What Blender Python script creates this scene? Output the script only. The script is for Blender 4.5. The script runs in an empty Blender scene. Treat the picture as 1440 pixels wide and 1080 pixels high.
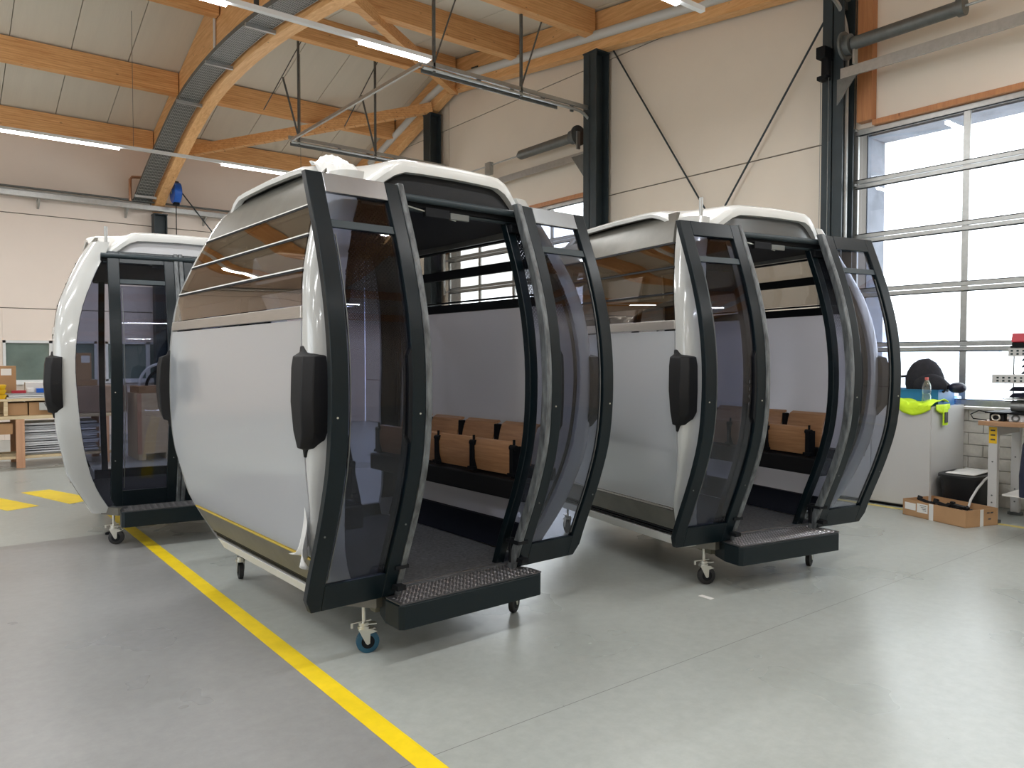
import bpy, bmesh, math, random
from mathutils import Vector, Matrix
random.seed(7)
PI = math.pi
SC = bpy.context.scene
COL = SC.collection

# ------------------------------------------------------------------ camera, sky, exposure
cam_d = bpy.data.cameras.new('camera'); cam = bpy.data.objects.new('camera', cam_d); COL.objects.link(cam)
cam.location = (0, 0, 1.6)
cam.rotation_euler = (math.radians(90 - 1.847), 0, math.radians(-38.0))
cam_d.sensor_width = 36.0; cam_d.lens = 1070 / 1440 * 36.0; cam_d.clip_start = .05; cam_d.clip_end = 400
SC.camera = cam
SC.view_settings.view_transform = 'Standard'; SC.view_settings.look = 'None'
SC.view_settings.gamma = 1.0; SC.view_settings.use_curve_mapping = False
SC.view_settings.exposure = 0.66
world = bpy.data.worlds.new('sky'); SC.world = world; world.use_nodes = True
bg = world.node_tree.nodes['Background']; bg.inputs[0].default_value = (.90, .95, 1.0, 1); bg.inputs[1].default_value = 3.2
LAMP_W = 30.0          # watts of each 1.5 m strip lamp
LAMP_EMIT = 14.0       # glow of its diffuser

def hall_lamp(name, loc, size, power, color=(.97, .985, 1), rot=(0, 0, 0)):
    L = bpy.data.lights.new(name, 'AREA'); L.shape = 'RECTANGLE'; L.size, L.size_y = size
    L.energy = power; L.color = color
    o = bpy.data.objects.new(name, L); COL.objects.link(o); o.location = loc; o.rotation_euler = rot
    return o

# ------------------------------------------------------------------ materials
MATS = {}
def newmat(name):
    m = bpy.data.materials.new(name); m.use_nodes = True
    nt = m.node_tree; nt.nodes.clear()
    out = nt.nodes.new('ShaderNodeOutputMaterial')
    MATS[name] = m
    return m, nt, out
def node(nt, t, **kw):
    n = nt.nodes.new('ShaderNode' + t)
    for k, v in kw.items():
        if hasattr(n, k): setattr(n, k, v)
    return n
def setin(n, **kw):
    for k, v in kw.items():
        n.inputs[k.replace('_', ' ')].default_value = v
def rgba(c): return (c[0], c[1], c[2], 1)
def pbr(name, col, rough=.5, metal=0., spec=.5, noise=0., nscale=8., bump=0., bscale=60., coat=0., stretch=(1, 1, 1), emit=None, rnoise=0.):
    m, nt, out = newmat(name)
    p = node(nt, 'BsdfPrincipled'); nt.links.new(p.outputs[0], out.inputs[0])
    p.inputs['Base Color'].default_value = rgba(col); p.inputs['Roughness'].default_value = rough
    p.inputs['Metallic'].default_value = metal; p.inputs['Specular IOR Level'].default_value = spec
    p.inputs['Coat Weight'].default_value = coat; p.inputs['Coat Roughness'].default_value = .05
    if emit: p.inputs['Emission Color'].default_value = rgba(emit[0]); p.inputs['Emission Strength'].default_value = emit[1]
    tc = node(nt, 'TexCoord'); mp = node(nt, 'Mapping'); mp.inputs['Scale'].default_value = stretch
    nt.links.new(tc.outputs['Object'], mp.inputs[0])
    if noise or rnoise:
        nz = node(nt, 'TexNoise'); setin(nz, Scale=nscale, Detail=5.0, Roughness=.6); nt.links.new(mp.outputs[0], nz.inputs['Vector'])
        if noise:
            r = node(nt, 'ValToRGB'); r.color_ramp.elements[0].position = .3; r.color_ramp.elements[1].position = .7
            r.color_ramp.elements[0].color = rgba([max(0, c * (1 - noise)) for c in col])
            r.color_ramp.elements[1].color = rgba([min(1, c * (1 + noise)) for c in col])
            nt.links.new(nz.outputs['Fac'], r.inputs[0]); nt.links.new(r.outputs[0], p.inputs['Base Color'])
        if rnoise:
            mr = node(nt, 'MapRange'); setin(mr, From_Min=.3, From_Max=.7, To_Min=max(.02, rough - rnoise), To_Max=rough + rnoise)
            nt.links.new(nz.outputs['Fac'], mr.inputs[0]); nt.links.new(mr.outputs[0], p.inputs['Roughness'])
    if bump:
        bz = node(nt, 'TexNoise'); setin(bz, Scale=bscale, Detail=3.0); nt.links.new(mp.outputs[0], bz.inputs['Vector'])
        b = node(nt, 'Bump'); setin(b, Strength=bump, Distance=.01); nt.links.new(bz.outputs['Fac'], b.inputs['Height'])
        nt.links.new(b.outputs[0], p.inputs['Normal'])
    return m

def wood(name, c0, c1, axis='X', lam=0.0, rough=.55, scale=1.0, knots=True):
    """grain runs along axis; lam = glulam board height (0 = none)"""
    m, nt, out = newmat(name)
    p = node(nt, 'BsdfPrincipled'); nt.links.new(p.outputs[0], out.inputs[0]); p.inputs['Roughness'].default_value = rough
    tc = node(nt, 'TexCoord'); mp = node(nt, 'Mapping')
    s = {'X': (.6, 9, 9), 'Y': (9, .6, 9), 'Z': (9, 9, .6)}[axis]
    mp.inputs['Scale'].default_value = tuple(q * scale for q in s)
    nt.links.new(tc.outputs['Object'], mp.inputs[0])
    nz = node(nt, 'TexNoise'); setin(nz, Scale=3.0, Detail=6.0, Roughness=.65, Distortion=.6); nt.links.new(mp.outputs[0], nz.inputs['Vector'])
    r = node(nt, 'ValToRGB'); r.color_ramp.elements[0].position = .32; r.color_ramp.elements[1].position = .68
    r.color_ramp.elements[0].color = rgba(c0); r.color_ramp.elements[1].color = rgba(c1)
    nt.links.new(nz.outputs['Fac'], r.inputs[0]); last = r.outputs[0]
    if knots:
        mp2 = node(nt, 'Mapping'); s2 = {'X': (1.2, 3.5, 3.5), 'Y': (3.5, 1.2, 3.5), 'Z': (3.5, 3.5, 1.2)}[axis]
        mp2.inputs['Scale'].default_value = s2; nt.links.new(tc.outputs['Object'], mp2.inputs[0])
        vo = node(nt, 'TexVoronoi'); setin(vo, Scale=2.2); nt.links.new(mp2.outputs[0], vo.inputs['Vector'])
        kr = node(nt, 'ValToRGB'); kr.color_ramp.elements[0].position = .03; kr.color_ramp.elements[1].position = .085
        kr.color_ramp.elements[0].color = (.22, .14, .08, 1); kr.color_ramp.elements[1].color = (1, 1, 1, 1)
        nt.links.new(vo.outputs['Distance'], kr.inputs[0])
        mx = node(nt, 'Mix'); mx.data_type = 'RGBA'; mx.blend_type = 'MULTIPLY'; mx.inputs[0].default_value = .9
        nt.links.new(last, mx.inputs[6]); nt.links.new(kr.outputs[0], mx.inputs[7]); last = mx.outputs[2]
    if lam:
        sp = node(nt, 'SeparateXYZ'); nt.links.new(tc.outputs['Object'], sp.inputs[0])
        a = node(nt, 'Math'); a.operation = 'PINGPONG'; a.inputs[1].default_value = lam / 2; nt.links.new(sp.outputs['Z'], a.inputs[0])
        b = node(nt, 'Math'); b.operation = 'LESS_THAN'; b.inputs[1].default_value = .0022; nt.links.new(a.outputs[0], b.inputs[0])
        mx = node(nt, 'Mix'); mx.data_type = 'RGBA'; mx.blend_type = 'MULTIPLY'
        nt.links.new(b.outputs[0], mx.inputs[0]); nt.links.new(last, mx.inputs[6]); mx.inputs[7].default_value = (.72, .62, .55, 1); last = mx.outputs[2]
    nt.links.new(last, p.inputs['Base Color'])
    return m

def glass(name, tint, refl=.10, rough=.0, edge=.55, dots=None, gcol=(1, 1, 1)):
    """thin pane: tinted transparency plus a Fresnel reflection"""
    m, nt, out = newmat(name)
    tr = node(nt, 'BsdfTransparent'); tr.inputs[0].default_value = rgba(tint)
    gl = node(nt, 'BsdfGlossy'); gl.inputs['Roughness'].default_value = rough; gl.inputs[0].default_value = rgba(gcol)
    lw = node(nt, 'LayerWeight'); lw.inputs[0].default_value = .5
    pw = node(nt, 'Math'); pw.operation = 'POWER'; pw.inputs[1].default_value = 2.6; nt.links.new(lw.outputs['Facing'], pw.inputs[0])
    mr = node(nt, 'MapRange'); setin(mr, From_Min=0., From_Max=1., To_Min=refl, To_Max=edge); nt.links.new(pw.outputs[0], mr.inputs[0])
    mx = node(nt, 'MixShader'); nt.links.new(mr.outputs[0], mx.inputs[0]); nt.links.new(tr.outputs[0], mx.inputs[1]); nt.links.new(gl.outputs[0], mx.inputs[2])
    last = mx
    if dots:      # printed dot screen on the pane, densest at the top
        tc = node(nt, 'TexCoord'); mp = node(nt, 'Mapping'); mp.inputs['Scale'].default_value = (dots, 0.0, dots)
        mp.inputs['Rotation'].default_value = (0, math.radians(45), 0)
        nt.links.new(tc.outputs['Object'], mp.inputs[0])
        sp = node(nt, 'SeparateXYZ'); nt.links.new(mp.outputs[0], sp.inputs[0])
        def tri(o):
            a = node(nt, 'Math'); a.operation = 'FRACT'; nt.links.new(o, a.inputs[0])
            b = node(nt, 'Math'); b.operation = 'SUBTRACT'; nt.links.new(a.outputs[0], b.inputs[0]); b.inputs[1].default_value = .5
            c = node(nt, 'Math'); c.operation = 'POWER'; nt.links.new(b.outputs[0], c.inputs[0]); c.inputs[1].default_value = 2
            return c.outputs[0]
        ad = node(nt, 'Math'); ad.operation = 'ADD'; nt.links.new(tri(sp.outputs['X']), ad.inputs[0]); nt.links.new(tri(sp.outputs['Z']), ad.inputs[1])
        lt = node(nt, 'Math'); lt.operation = 'GREATER_THAN'; lt.inputs[1].default_value = .10; nt.links.new(ad.outputs[0], lt.inputs[0])
        df = node(nt, 'BsdfDiffuse'); df.inputs[0].default_value = (.012, .014, .018, 1)
        s2 = node(nt, 'SeparateXYZ'); nt.links.new(tc.outputs['Object'], s2.inputs[0])
        zz = node(nt, 'MapRange'); setin(zz, From_Min=1.75, From_Max=2.2, To_Min=0., To_Max=.95); nt.links.new(s2.outputs['Z'], zz.inputs[0])
        ml = node(nt, 'Math'); ml.operation = 'MULTIPLY'; nt.links.new(lt.outputs[0], ml.inputs[0]); nt.links.new(zz.outputs[0], ml.inputs[1])
        m2 = node(nt, 'MixShader'); nt.links.new(ml.outputs[0], m2.inputs[0]); nt.links.new(mx.outputs[0], m2.inputs[1]); nt.links.new(df.outputs[0], m2.inputs[2])
        last = m2
    nt.links.new(last.outputs[0], out.inputs[0])
    return m

def film(name, col, trans, rough=.22):
    """milky protective film on the pane: diffuse + translucent under a glossy skin"""
    m, nt, out = newmat(name)
    df = node(nt, 'BsdfDiffuse'); df.inputs[0].default_value = rgba(col)
    tl = node(nt, 'BsdfTranslucent'); tl.inputs[0].default_value = rgba(trans)
    a = node(nt, 'MixShader'); a.inputs[0].default_value = .55; nt.links.new(df.outputs[0], a.inputs[1]); nt.links.new(tl.outputs[0], a.inputs[2])
    gl = node(nt, 'BsdfGlossy'); gl.inputs['Roughness'].default_value = rough
    tc = node(nt, 'TexCoord'); nz = node(nt, 'TexNoise'); setin(nz, Scale=1.3, Detail=3.0); nt.links.new(tc.outputs['Object'], nz.inputs['Vector'])
    b = node(nt, 'Bump'); setin(b, Strength=.12, Distance=.05); nt.links.new(nz.outputs['Fac'], b.inputs['Height']); nt.links.new(b.outputs[0], gl.inputs['Normal'])
    lw = node(nt, 'LayerWeight'); lw.inputs[0].default_value = .5
    mr = node(nt, 'MapRange'); setin(mr, From_Min=0., From_Max=1., To_Min=.10, To_Max=.62); nt.links.new(lw.outputs['Facing'], mr.inputs[0])
    x = node(nt, 'MixShader'); nt.links.new(mr.outputs[0], x.inputs[0]); nt.links.new(a.outputs[0], x.inputs[1]); nt.links.new(gl.outputs[0], x.inputs[2])
    nt.links.new(x.outputs[0], out.inputs[0])
    return m

def emit(name, col, s):
    m, nt, out = newmat(name); e = node(nt, 'Emission'); e.inputs[0].default_value = rgba(col); e.inputs[1].default_value = s
    nt.links.new(e.outputs[0], out.inputs[0]); return m

M = MATS
pbr('wall_paint', (.80, .725, .625), .6, noise=.035, nscale=.7)
pbr('wall_paint_back', (.80, .70, .62), .6, noise=.03, nscale=.6)
pbr('joint', (.16, .14, .12), .8)
pbr('ceiling_panel', (.72, .675, .58), .6, noise=.03, nscale=1.2, bump=.15, bscale=9, stretch=(6, .4, 1))
pbr('brick_white', (.62, .60, .55), .7, noise=.08, nscale=14, bump=.4)
wood('glulam_x', (.66, .31, .11), (.88, .52, .23), 'X', .04)
wood('glulam_y', (.70, .35, .13), (.92, .56, .26), 'Y', .0)
wood('post_wood', (.42, .17, .07), (.55, .25, .10), 'Z', 0)
wood('ply', (.62, .45, .26), (.78, .62, .40), 'X', 0, knots=False)
wood('plank', (.58, .45, .26), (.76, .63, .42), 'X', 0)
wood('post_ply', (.50, .26, .15), (.62, .36, .22), 'Z', 0, knots=False)
wood('bench_top', (.34, .19, .10), (.46, .27, .15), 'Y', 0, knots=False)
wood('seat_wood', (.40, .20, .09), (.56, .31, .155), 'Y', 0, rough=.3, knots=False, scale=2)
pbr('steel_dark', (.035, .048, .055), .45, spec=.3, noise=.12, nscale=3)
pbr('steel_grey', (.16, .17, .165), .45, metal=.6, noise=.15, nscale=10)
pbr('galvanised', (.42, .43, .42), .38, metal=.7, noise=.08, nscale=18)
pbr('pipe_grey', (.62, .63, .62), .4)
pbr('galv_dark', (.13, .14, .14), .5, metal=.5, noise=.2, nscale=18)
pbr('white_enamel', (.70, .71, .70), .35)
pbr('white_gloss', (.50, .51, .495), .16, coat=.6, noise=.02, nscale=3)
pbr('roof_white', (.70, .71, .69), .22, coat=.4)
pbr('frame_black', (.003, .008, .011), .30, spec=.26, coat=.0, noise=.15, nscale=5)
pbr('frame_highlight', (.34, .355, .37), .28, metal=.95, noise=.05, nscale=6)  # top rail copy of the black frame, sky highlight put into its colour
pbr('rubber_scuffed', (.10, .11, .115), .42, noise=.75, nscale=26, bump=.3, stretch=(1, 1, .25))
pbr('black_plastic', (.007, .007, .008), .55, spec=.3, bump=.15, bscale=300)
pbr('black_matte', (.005, .006, .008), .6, spec=.2)
pbr('interior_dark', (.004, .006, .013), .6, spec=.15)
pbr('hood_sheen_light', (.52, .53, .55), .35, coat=.3)  # pale copy of the dark hood finish, bright reflection painted into its colour
pbr('hood_sheen_mid', (.10, .105, .105), .28, metal=.5)  # satin black hood finish, greyed by a reflection painted into its colour
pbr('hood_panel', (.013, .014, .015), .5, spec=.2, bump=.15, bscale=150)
pbr('brushed', (.52, .50, .47), .30, metal=.9, noise=.1, nscale=30, stretch=(30, .3, 30))
pbr('sill_grey', (.15, .145, .125), .38, metal=.5, noise=.15, nscale=5)
pbr('trim_yellow', (.62, .45, .06), .5)
pbr('trim_white', (.70, .70, .67), .35)
pbr('carpet', (.085, .088, .092), .9, noise=.4, nscale=50, bump=.5, bscale=250)
pbr('tread_metal', (.42, .41, .42), .30, metal=.9, noise=.2, nscale=20)
pbr('tread_dark', (.12, .12, .125), .42, metal=.7)
pbr('step_black', (.004, .010, .013), .38, spec=.28)
pbr('zinc', (.62, .62, .57), .28, metal=.9)
pbr('tyre_blue', (.012, .075, .13), .5)
pbr('tyre_black', (.012, .012, .013), .55)
pbr('olive_metal', (.20, .19, .14), .6)
pbr('button_grey', (.33, .34, .34), .35, metal=.6)
pbr('plastic_wrap', (.72, .72, .70), .3, bump=.8, bscale=12)
pbr('cardboard', (.44, .26, .13), .8, noise=.08, nscale=4)
pbr('cardboard_in', (.36, .21, .11), .85)
pbr('carton_wrapped', (.36, .25, .18), .3, noise=.15, nscale=4, bump=.5, bscale=9)
pbr('paper', (.80, .79, .76), .7)
pbr('print_dark', (.06, .06, .06), .7)
pbr('paint_yellow', (.90, .66, .015), .38, noise=.10, nscale=6)
pbr('paint_yellow_old', (.60, .50, .16), .5, noise=.3, nscale=8)
pbr('cabinet_grey', (.55, .55, .54), .42)
pbr('hi_vis', (.62, .90, .02), .7, bump=.4, bscale=40)
pbr('reflective', (.45, .47, .45), .4)
pbr('blue_crate', (.015, .16, .42), .4)
pbr('blue_box', (.015, .12, .55), .35)
pbr('blue_frame', (.02, .17, .45), .4)
pbr('fabric_black', (.012, .012, .018), .85, noise=.3, nscale=20, bump=.4, bscale=100)
pbr('fabric_navy', (.010, .014, .035), .85, bump=.5, bscale=60)
pbr('fabric_teal', (.02, .10, .14), .85)
pbr('bin_black', (.010, .011, .013), .4)
pbr('tray_navy', (.012, .014, .035), .35)
pbr('red_paint', (.45, .03, .05), .4)
pbr('yellow_plastic', (.80, .50, .02), .4)
pbr('grey_plastic', (.48, .48, .46), .5)
pbr('sheet_metal', (.70, .71, .73), .4, metal=.2)
pbr('sheet_edge', (.42, .43, .45), .4, metal=.3)
pbr('copper', (.55, .33, .22), .3, metal=.8)
pbr('bottle_red', (.55, .12, .10), .4)
pbr('reveal', (.20, .215, .255), .8, noise=.25, nscale=3)
pbr('facade', (.72, .78, .85), .8)
pbr('ground_out', (.75, .77, .78), .9)
pbr('out_blue', (.22, .38, .70), .4)
pbr('screen_dark', (.02, .035, .035), .15, coat=.5)
emit('tube_glow', (.97, .985, 1), LAMP_EMIT)
glass('pane_clear', (.96, .97, .97), .04, edge=.35)
glass('pane_tinted', (.67, .69, .76), .016, edge=.32)
glass('pane_dotted', (.78, .80, .86), .014, edge=.28, dots=62)
glass('pane_smoked', (.66, .645, .62), .09, edge=.62, gcol=(.90, .80, .70))
pbr('pane_office', (.15, .20, .175), .25, coat=.5, noise=.2, nscale=1.5)
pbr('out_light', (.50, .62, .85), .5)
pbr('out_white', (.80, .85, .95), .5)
glass('pet_clear', (.82, .90, .88), .15)
glass('box_clear', (.70, .80, .92), .12)
film('film_white', (.66, .72, .755), (.88, .84, .86), .14)

# floor: sealed concrete, a darker painted lane left of the yellow line
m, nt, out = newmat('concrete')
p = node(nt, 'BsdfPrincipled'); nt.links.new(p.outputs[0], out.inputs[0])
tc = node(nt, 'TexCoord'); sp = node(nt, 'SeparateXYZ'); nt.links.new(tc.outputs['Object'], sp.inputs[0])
n1 = node(nt, 'TexNoise'); setin(n1, Scale=.8, Detail=4.0, Roughness=.5); nt.links.new(tc.outputs['Object'], n1.inputs['Vector'])
n2 = node(nt, 'TexNoise'); setin(n2, Scale=14.0, Detail=6.0, Roughness=.7); nt.links.new(tc.outputs['Object'], n2.inputs['Vector'])
n3 = node(nt, 'TexNoise'); setin(n3, Scale=16.0, Detail=6.0, Roughness=.75); nt.links.new(tc.outputs['Object'], n3.inputs['Vector'])
def ramp(src, p0, c0, p1, c1):
    r = node(nt, 'ValToRGB'); e = r.color_ramp.elements; e[0].position = p0; e[1].position = p1; e[0].color = rgba(c0); e[1].color = rgba(c1)
    nt.links.new(src, r.inputs[0]); return r.outputs[0]
def mixc(fac, a, b, mode='MIX', f=None):
    x = node(nt, 'Mix'); x.data_type = 'RGBA'; x.blend_type = mode
    if f is None: nt.links.new(fac, x.inputs[0])
    else: x.inputs[0].default_value = f
    nt.links.new(a, x.inputs[6]); nt.links.new(b, x.inputs[7]); return x.outputs[2]
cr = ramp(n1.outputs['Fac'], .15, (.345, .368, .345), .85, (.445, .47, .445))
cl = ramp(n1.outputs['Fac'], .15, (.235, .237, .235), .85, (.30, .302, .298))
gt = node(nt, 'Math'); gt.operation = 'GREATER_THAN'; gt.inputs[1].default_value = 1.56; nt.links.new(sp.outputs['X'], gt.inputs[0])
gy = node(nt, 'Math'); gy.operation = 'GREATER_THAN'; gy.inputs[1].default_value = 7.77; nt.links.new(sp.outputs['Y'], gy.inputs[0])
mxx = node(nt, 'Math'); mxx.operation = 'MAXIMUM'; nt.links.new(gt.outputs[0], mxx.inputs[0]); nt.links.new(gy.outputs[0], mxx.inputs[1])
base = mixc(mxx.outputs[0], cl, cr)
fine = ramp(n2.outputs['Fac'], .35, (.86, .86, .86), .65, (1.0, 1.0, 1.0)); base = mixc(None, base, fine, 'MULTIPLY', .8)
spots = ramp(n3.outputs['Fac'], .27, (.25, .24, .23), .31, (1, 1, 1)); base = mixc(None, base, spots, 'MULTIPLY', .7)
for coord, at in (('Y', 2.58), ('Y', 7.77), ('Y', 12.96)):     # saw-cut slab joints
    a = node(nt, 'Math'); a.operation = 'SUBTRACT'; a.inputs[1].default_value = at; nt.links.new(sp.outputs[coord], a.inputs[0])
    b = node(nt, 'Math'); b.operation = 'ABSOLUTE'; nt.links.new(a.outputs[0], b.inputs[0])
    c = node(nt, 'Math'); c.operation = 'LESS_THAN'; c.inputs[1].default_value = .0022; nt.links.new(b.outputs[0], c.inputs[0])
    dk = node(nt, 'RGB'); dk.outputs[0].default_value = (.17, .17, .16, 1); base = mixc(c.outputs[0], base, dk.outputs[0])
nt.links.new(base, p.inputs['Base Color'])
mr = node(nt, 'MapRange'); setin(mr, From_Min=.1, From_Max=.9, To_Min=.20, To_Max=.40); nt.links.new(n1.outputs['Fac'], mr.inputs[0]); nt.links.new(mr.outputs[0], p.inputs['Roughness'])
b = node(nt, 'Bump'); setin(b, Strength=.06, Distance=.01); nt.links.new(n2.outputs['Fac'], b.inputs['Height']); nt.links.new(b.outputs[0], p.inputs['Normal'])

# ------------------------------------------------------------------ mesh builder
class MB:
    def __init__(s): s.v = []; s.f = []
    def add(s, vs, fs):
        o = len(s.v); s.v += [tuple(q) for q in vs]; s.f += [tuple(i + o for i in f) for f in fs]; return s
    def box(s, c, d, rz=0., rot=None):
        hx, hy, hz = d[0] / 2, d[1] / 2, d[2] / 2
        vs = [Vector((x, y, z)) for x in (-hx, hx) for y in (-hy, hy) for z in (-hz, hz)]
        R = rot if rot is not None else Matrix.Rotation(rz, 3, 'Z')
        vs = [R @ q + Vector(c) for q in vs]
        return s.add(vs, [(0, 1, 3, 2), (4, 6, 7, 5), (0, 4, 5, 1), (2, 3, 7, 6), (0, 2, 6, 4), (1, 5, 7, 3)])
    def b2(s, x0, x1, y0, y1, z0, z1): return s.box(((x0 + x1) / 2, (y0 + y1) / 2, (z0 + z1) / 2), (abs(x1 - x0), abs(y1 - y0), abs(z1 - z0)))
    def bar(s, p0, p1, w, h):
        p0, p1 = Vector(p0), Vector(p1); d = p1 - p0; L = d.length; d.normalize()
        up = Vector((0, 0, 1)) if abs(d.z) < .95 else Vector((0, 1, 0))
        a = d.cross(up).normalized(); b = a.cross(d).normalized()
        R = Matrix((d, a, b)).transposed()
        return s.box((p0 + p1) / 2, (L, w, h), rot=R)
    def tube(s, pts, r, n=10, cap=True):
        pts = [Vector(q) for q in pts]; rings = []; base = len(s.v); prev = None
        for i, q in enumerate(pts):
            d = (pts[min(i + 1, len(pts) - 1)] - pts[max(i - 1, 0)]).normalized()
            if prev is None:
                up = Vector((0, 0, 1)) if abs(d.z) < .9 else Vector((1, 0, 0)); a = d.cross(up).normalized()
            else: a = (prev - d * prev.dot(d)).normalized()
            prev = a; b = d.cross(a); rr = r[i] if isinstance(r, (list, tuple)) else r
            for k in range(n):
                t = 2 * PI * k / n; s.v.append(tuple(q + a * math.cos(t) * rr + b * math.sin(t) * rr))
        for i in range(len(pts) - 1):
            for k in range(n):
                k2 = (k + 1) % n; o = base + i * n; s.f.append((o + k, o + k2, o + n + k2, o + n + k))
        if cap:
            s.f.append(tuple(base + k for k in range(n))[::-1]); o = base + (len(pts) - 1) * n; s.f.append(tuple(o + k for k in range(n)))
        return s
    def cyl(s, p0, p1, r, n=20): return s.tube([p0, p1], r, n)
    def prism(s, poly, axis, a0, a1):
        def mk(q, a): return {'X': (a, q[0], q[1]), 'Y': (q[0], a, q[1]), 'Z': (q[0], q[1], a)}[axis]
        n = len(poly); vs = [mk(q, a0) for q in poly] + [mk(q, a1) for q in poly]
        fs = [tuple(range(n)), tuple(range(n, 2 * n))[::-1]] + [(i, (i + 1) % n, n + (i + 1) % n, n + i) for i in range(n)]
        return s.add(vs, fs)
    def strip(s, sections):
        """sections: list of closed loops (equal count); joined, end-capped"""
        n = len(sections[0]); base = len(s.v)
        for sec in sections: s.v += [tuple(q) for q in sec]
        for i in range(len(sections) - 1):
            for k in range(n):
                o = base + i * n; k2 = (k + 1) % n; s.f.append((o + k, o + k2, o + n + k2, o + n + k))
        s.f.append(tuple(base + k for k in range(n))); o = base + (len(sections) - 1) * n; s.f.append(tuple(o + k for k in range(n)))
        return s
    def grid(s, fn, nu, nv):
        base = len(s.v)
        for i in range(nu + 1):
            for j in range(nv + 1): s.v.append(tuple(fn(i / nu, j / nv)))
        for i in range(nu):
            for j in range(nv):
                o = base + i * (nv + 1) + j; s.f.append((o, o + 1, o + nv + 2, o + nv + 1))
        return s
    def build(s, name, mat, parent=None, smooth=False, bevel=0., solid=0., loc=None):
        me = bpy.data.meshes.new(name); me.from_pydata(s.v, [], s.f)
        bm = bmesh.new(); bm.from_mesh(me); bmesh.ops.recalc_face_normals(bm, faces=bm.faces); bm.to_mesh(me); bm.free()
        me.materials.append(M[mat] if isinstance(mat, str) else mat)
        o = bpy.data.objects.new(name, me); COL.objects.link(o)
        if parent is not None: o.parent = parent
        if loc is not None: o.location = loc
        if solid:
            md = o.modifiers.new('thickness', 'SOLIDIFY'); md.thickness = solid; md.offset = 0
        if bevel:
            md = o.modifiers.new('bevel', 'BEVEL'); md.width = bevel; md.segments = 2; md.limit_method = 'ANGLE'; md.angle_limit = math.radians(40)
        if smooth:
            for p_ in me.polygons: p_.use_smooth = True
            try: me.set_sharp_from_angle(angle=math.radians(38))
            except Exception: pass
        return o
def tag(o, label=None, cat=None, group=None, kind=None):
    if label: o['label'] = label
    if cat: o['category'] = cat
    if group: o['group'] = group
    if kind: o['kind'] = kind
    return o
def empty(name, loc=(0, 0, 0), rz=0.):
    o = bpy.data.objects.new(name, None); COL.objects.link(o); o.location = loc; o.rotation_euler = (0, 0, rz); o.empty_display_size = .1; return o
def rejoin(o, parent, loc=None):
    o.parent = parent; return o
def copy_tree(o, parent=None):
    c = o.copy(); COL.objects.link(c); c.parent = parent
    for ch in list(o.children): copy_tree(ch, c)
    return c
def lerp(x, tab):
    if x <= tab[0][0]:
        (a, b), (c, d) = tab[0], tab[1]; return b + (d - b) * (x - a) / (c - a)
    for (a, b), (c, d) in zip(tab, tab[1:]):
        if x <= c: return b + (d - b) * (x - a) / (c - a)
    (a, b), (c, d) = tab[-2], tab[-1]; return b + (d - b) * (x - a) / (c - a)
def smooth_tab(tab):
    """Catmull-Rom interpolation through the measured profile points"""
    def f(x):
        n = len(tab)
        if x <= tab[0][0] or x >= tab[-1][0]: return lerp(x, tab)
        for i in range(n - 1):
            if x <= tab[i + 1][0]: break
        x0, y0 = tab[i]; x1, y1 = tab[i + 1]; h = x1 - x0
        m0 = (y1 - tab[i - 1][1]) / (x1 - tab[i - 1][0]) if i > 0 else (y1 - y0) / h
        m1 = (tab[i + 2][1] - y0) / (tab[i + 2][0] - x0) if i + 2 < n else (y1 - y0) / h
        t = (x - x0) / h
        return (2 * t**3 - 3 * t**2 + 1) * y0 + (t**3 - 2 * t**2 + t) * h * m0 + (-2 * t**3 + 3 * t**2) * y1 + (t**3 - t**2) * h * m1
    return f

# ------------------------------------------------------------------ building shell
XR, YB, XL, YF = 9.2, 18.0, -7.0, -6.0
def roofz(Y): return 7.8 - (.31 * (Y - 13.6) if Y > 13.6 else .12 * (13.6 - Y))
tag(MB().b2(XL - .3, XR + .35, YF - .3, YB + .3, -.25, 0).build('floor', 'concrete'), kind='structure')

def wall(name, mat, pieces, back):
    """an Empty holding the cladding panels and a recessed dark backing seen in the joints"""
    r = empty(name); r['kind'] = 'structure'
    bk = MB()
    for q in back: bk.b2(*q)
    bk.build('backing', 'joint', r)
    for q in pieces: MB().b2(*q).build('wall_panel', mat, r, bevel=.006)
    return r
# right wall: panels X XR..XR+.08, joints at z 4.35 and 6.6; door openings cut out
g = .008
DY0, DY1, DZ0, DZ1 = -.22, 4.88, 1.08, 4.42       # near sectional door
EY0, EY1 = 9.42, 14.0                              # far sectional door
pcs = []
for (y0, y1) in ((YF, DY0), (DY1, EY0), (EY1, YB)):
    for (z0, z1) in ((0, 1.08), (1.08, 4.35), (4.35, 6.6), (6.6, 8.6)):
        pcs.append((XR, XR + .08, y0 + g, y1 - g, z0 + g, z1 - g))
for (y0, y1) in ((DY0, DY1), (EY0, EY1)):
    for (z0, z1) in ((4.42, 6.6), (6.6, 8.6)): pcs.append((XR, XR + .08, y0 + g, y1 - g, z0 + g, z1 - g))
pcs.append((XR, XR + .08, EY0 + g, EY1 - g, 0, 1.07))
bk = [(XR + .02, XR + .30, YF, DY0, 0, 8.6), (XR + .02, XR + .30, DY1, EY0, 0, 8.6), (XR + .02, XR + .30, EY1, YB, 0, 8.6),
      (XR + .02, XR + .30, DY0, DY1, 4.42, 8.6), (XR + .02, XR + .30, EY0, EY1, 4.42, 8.6), (XR + .02, XR + .30, EY0, EY1, 0, 1.07)]
wr = wall('wall_right', 'wall_paint', pcs, bk)
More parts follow.
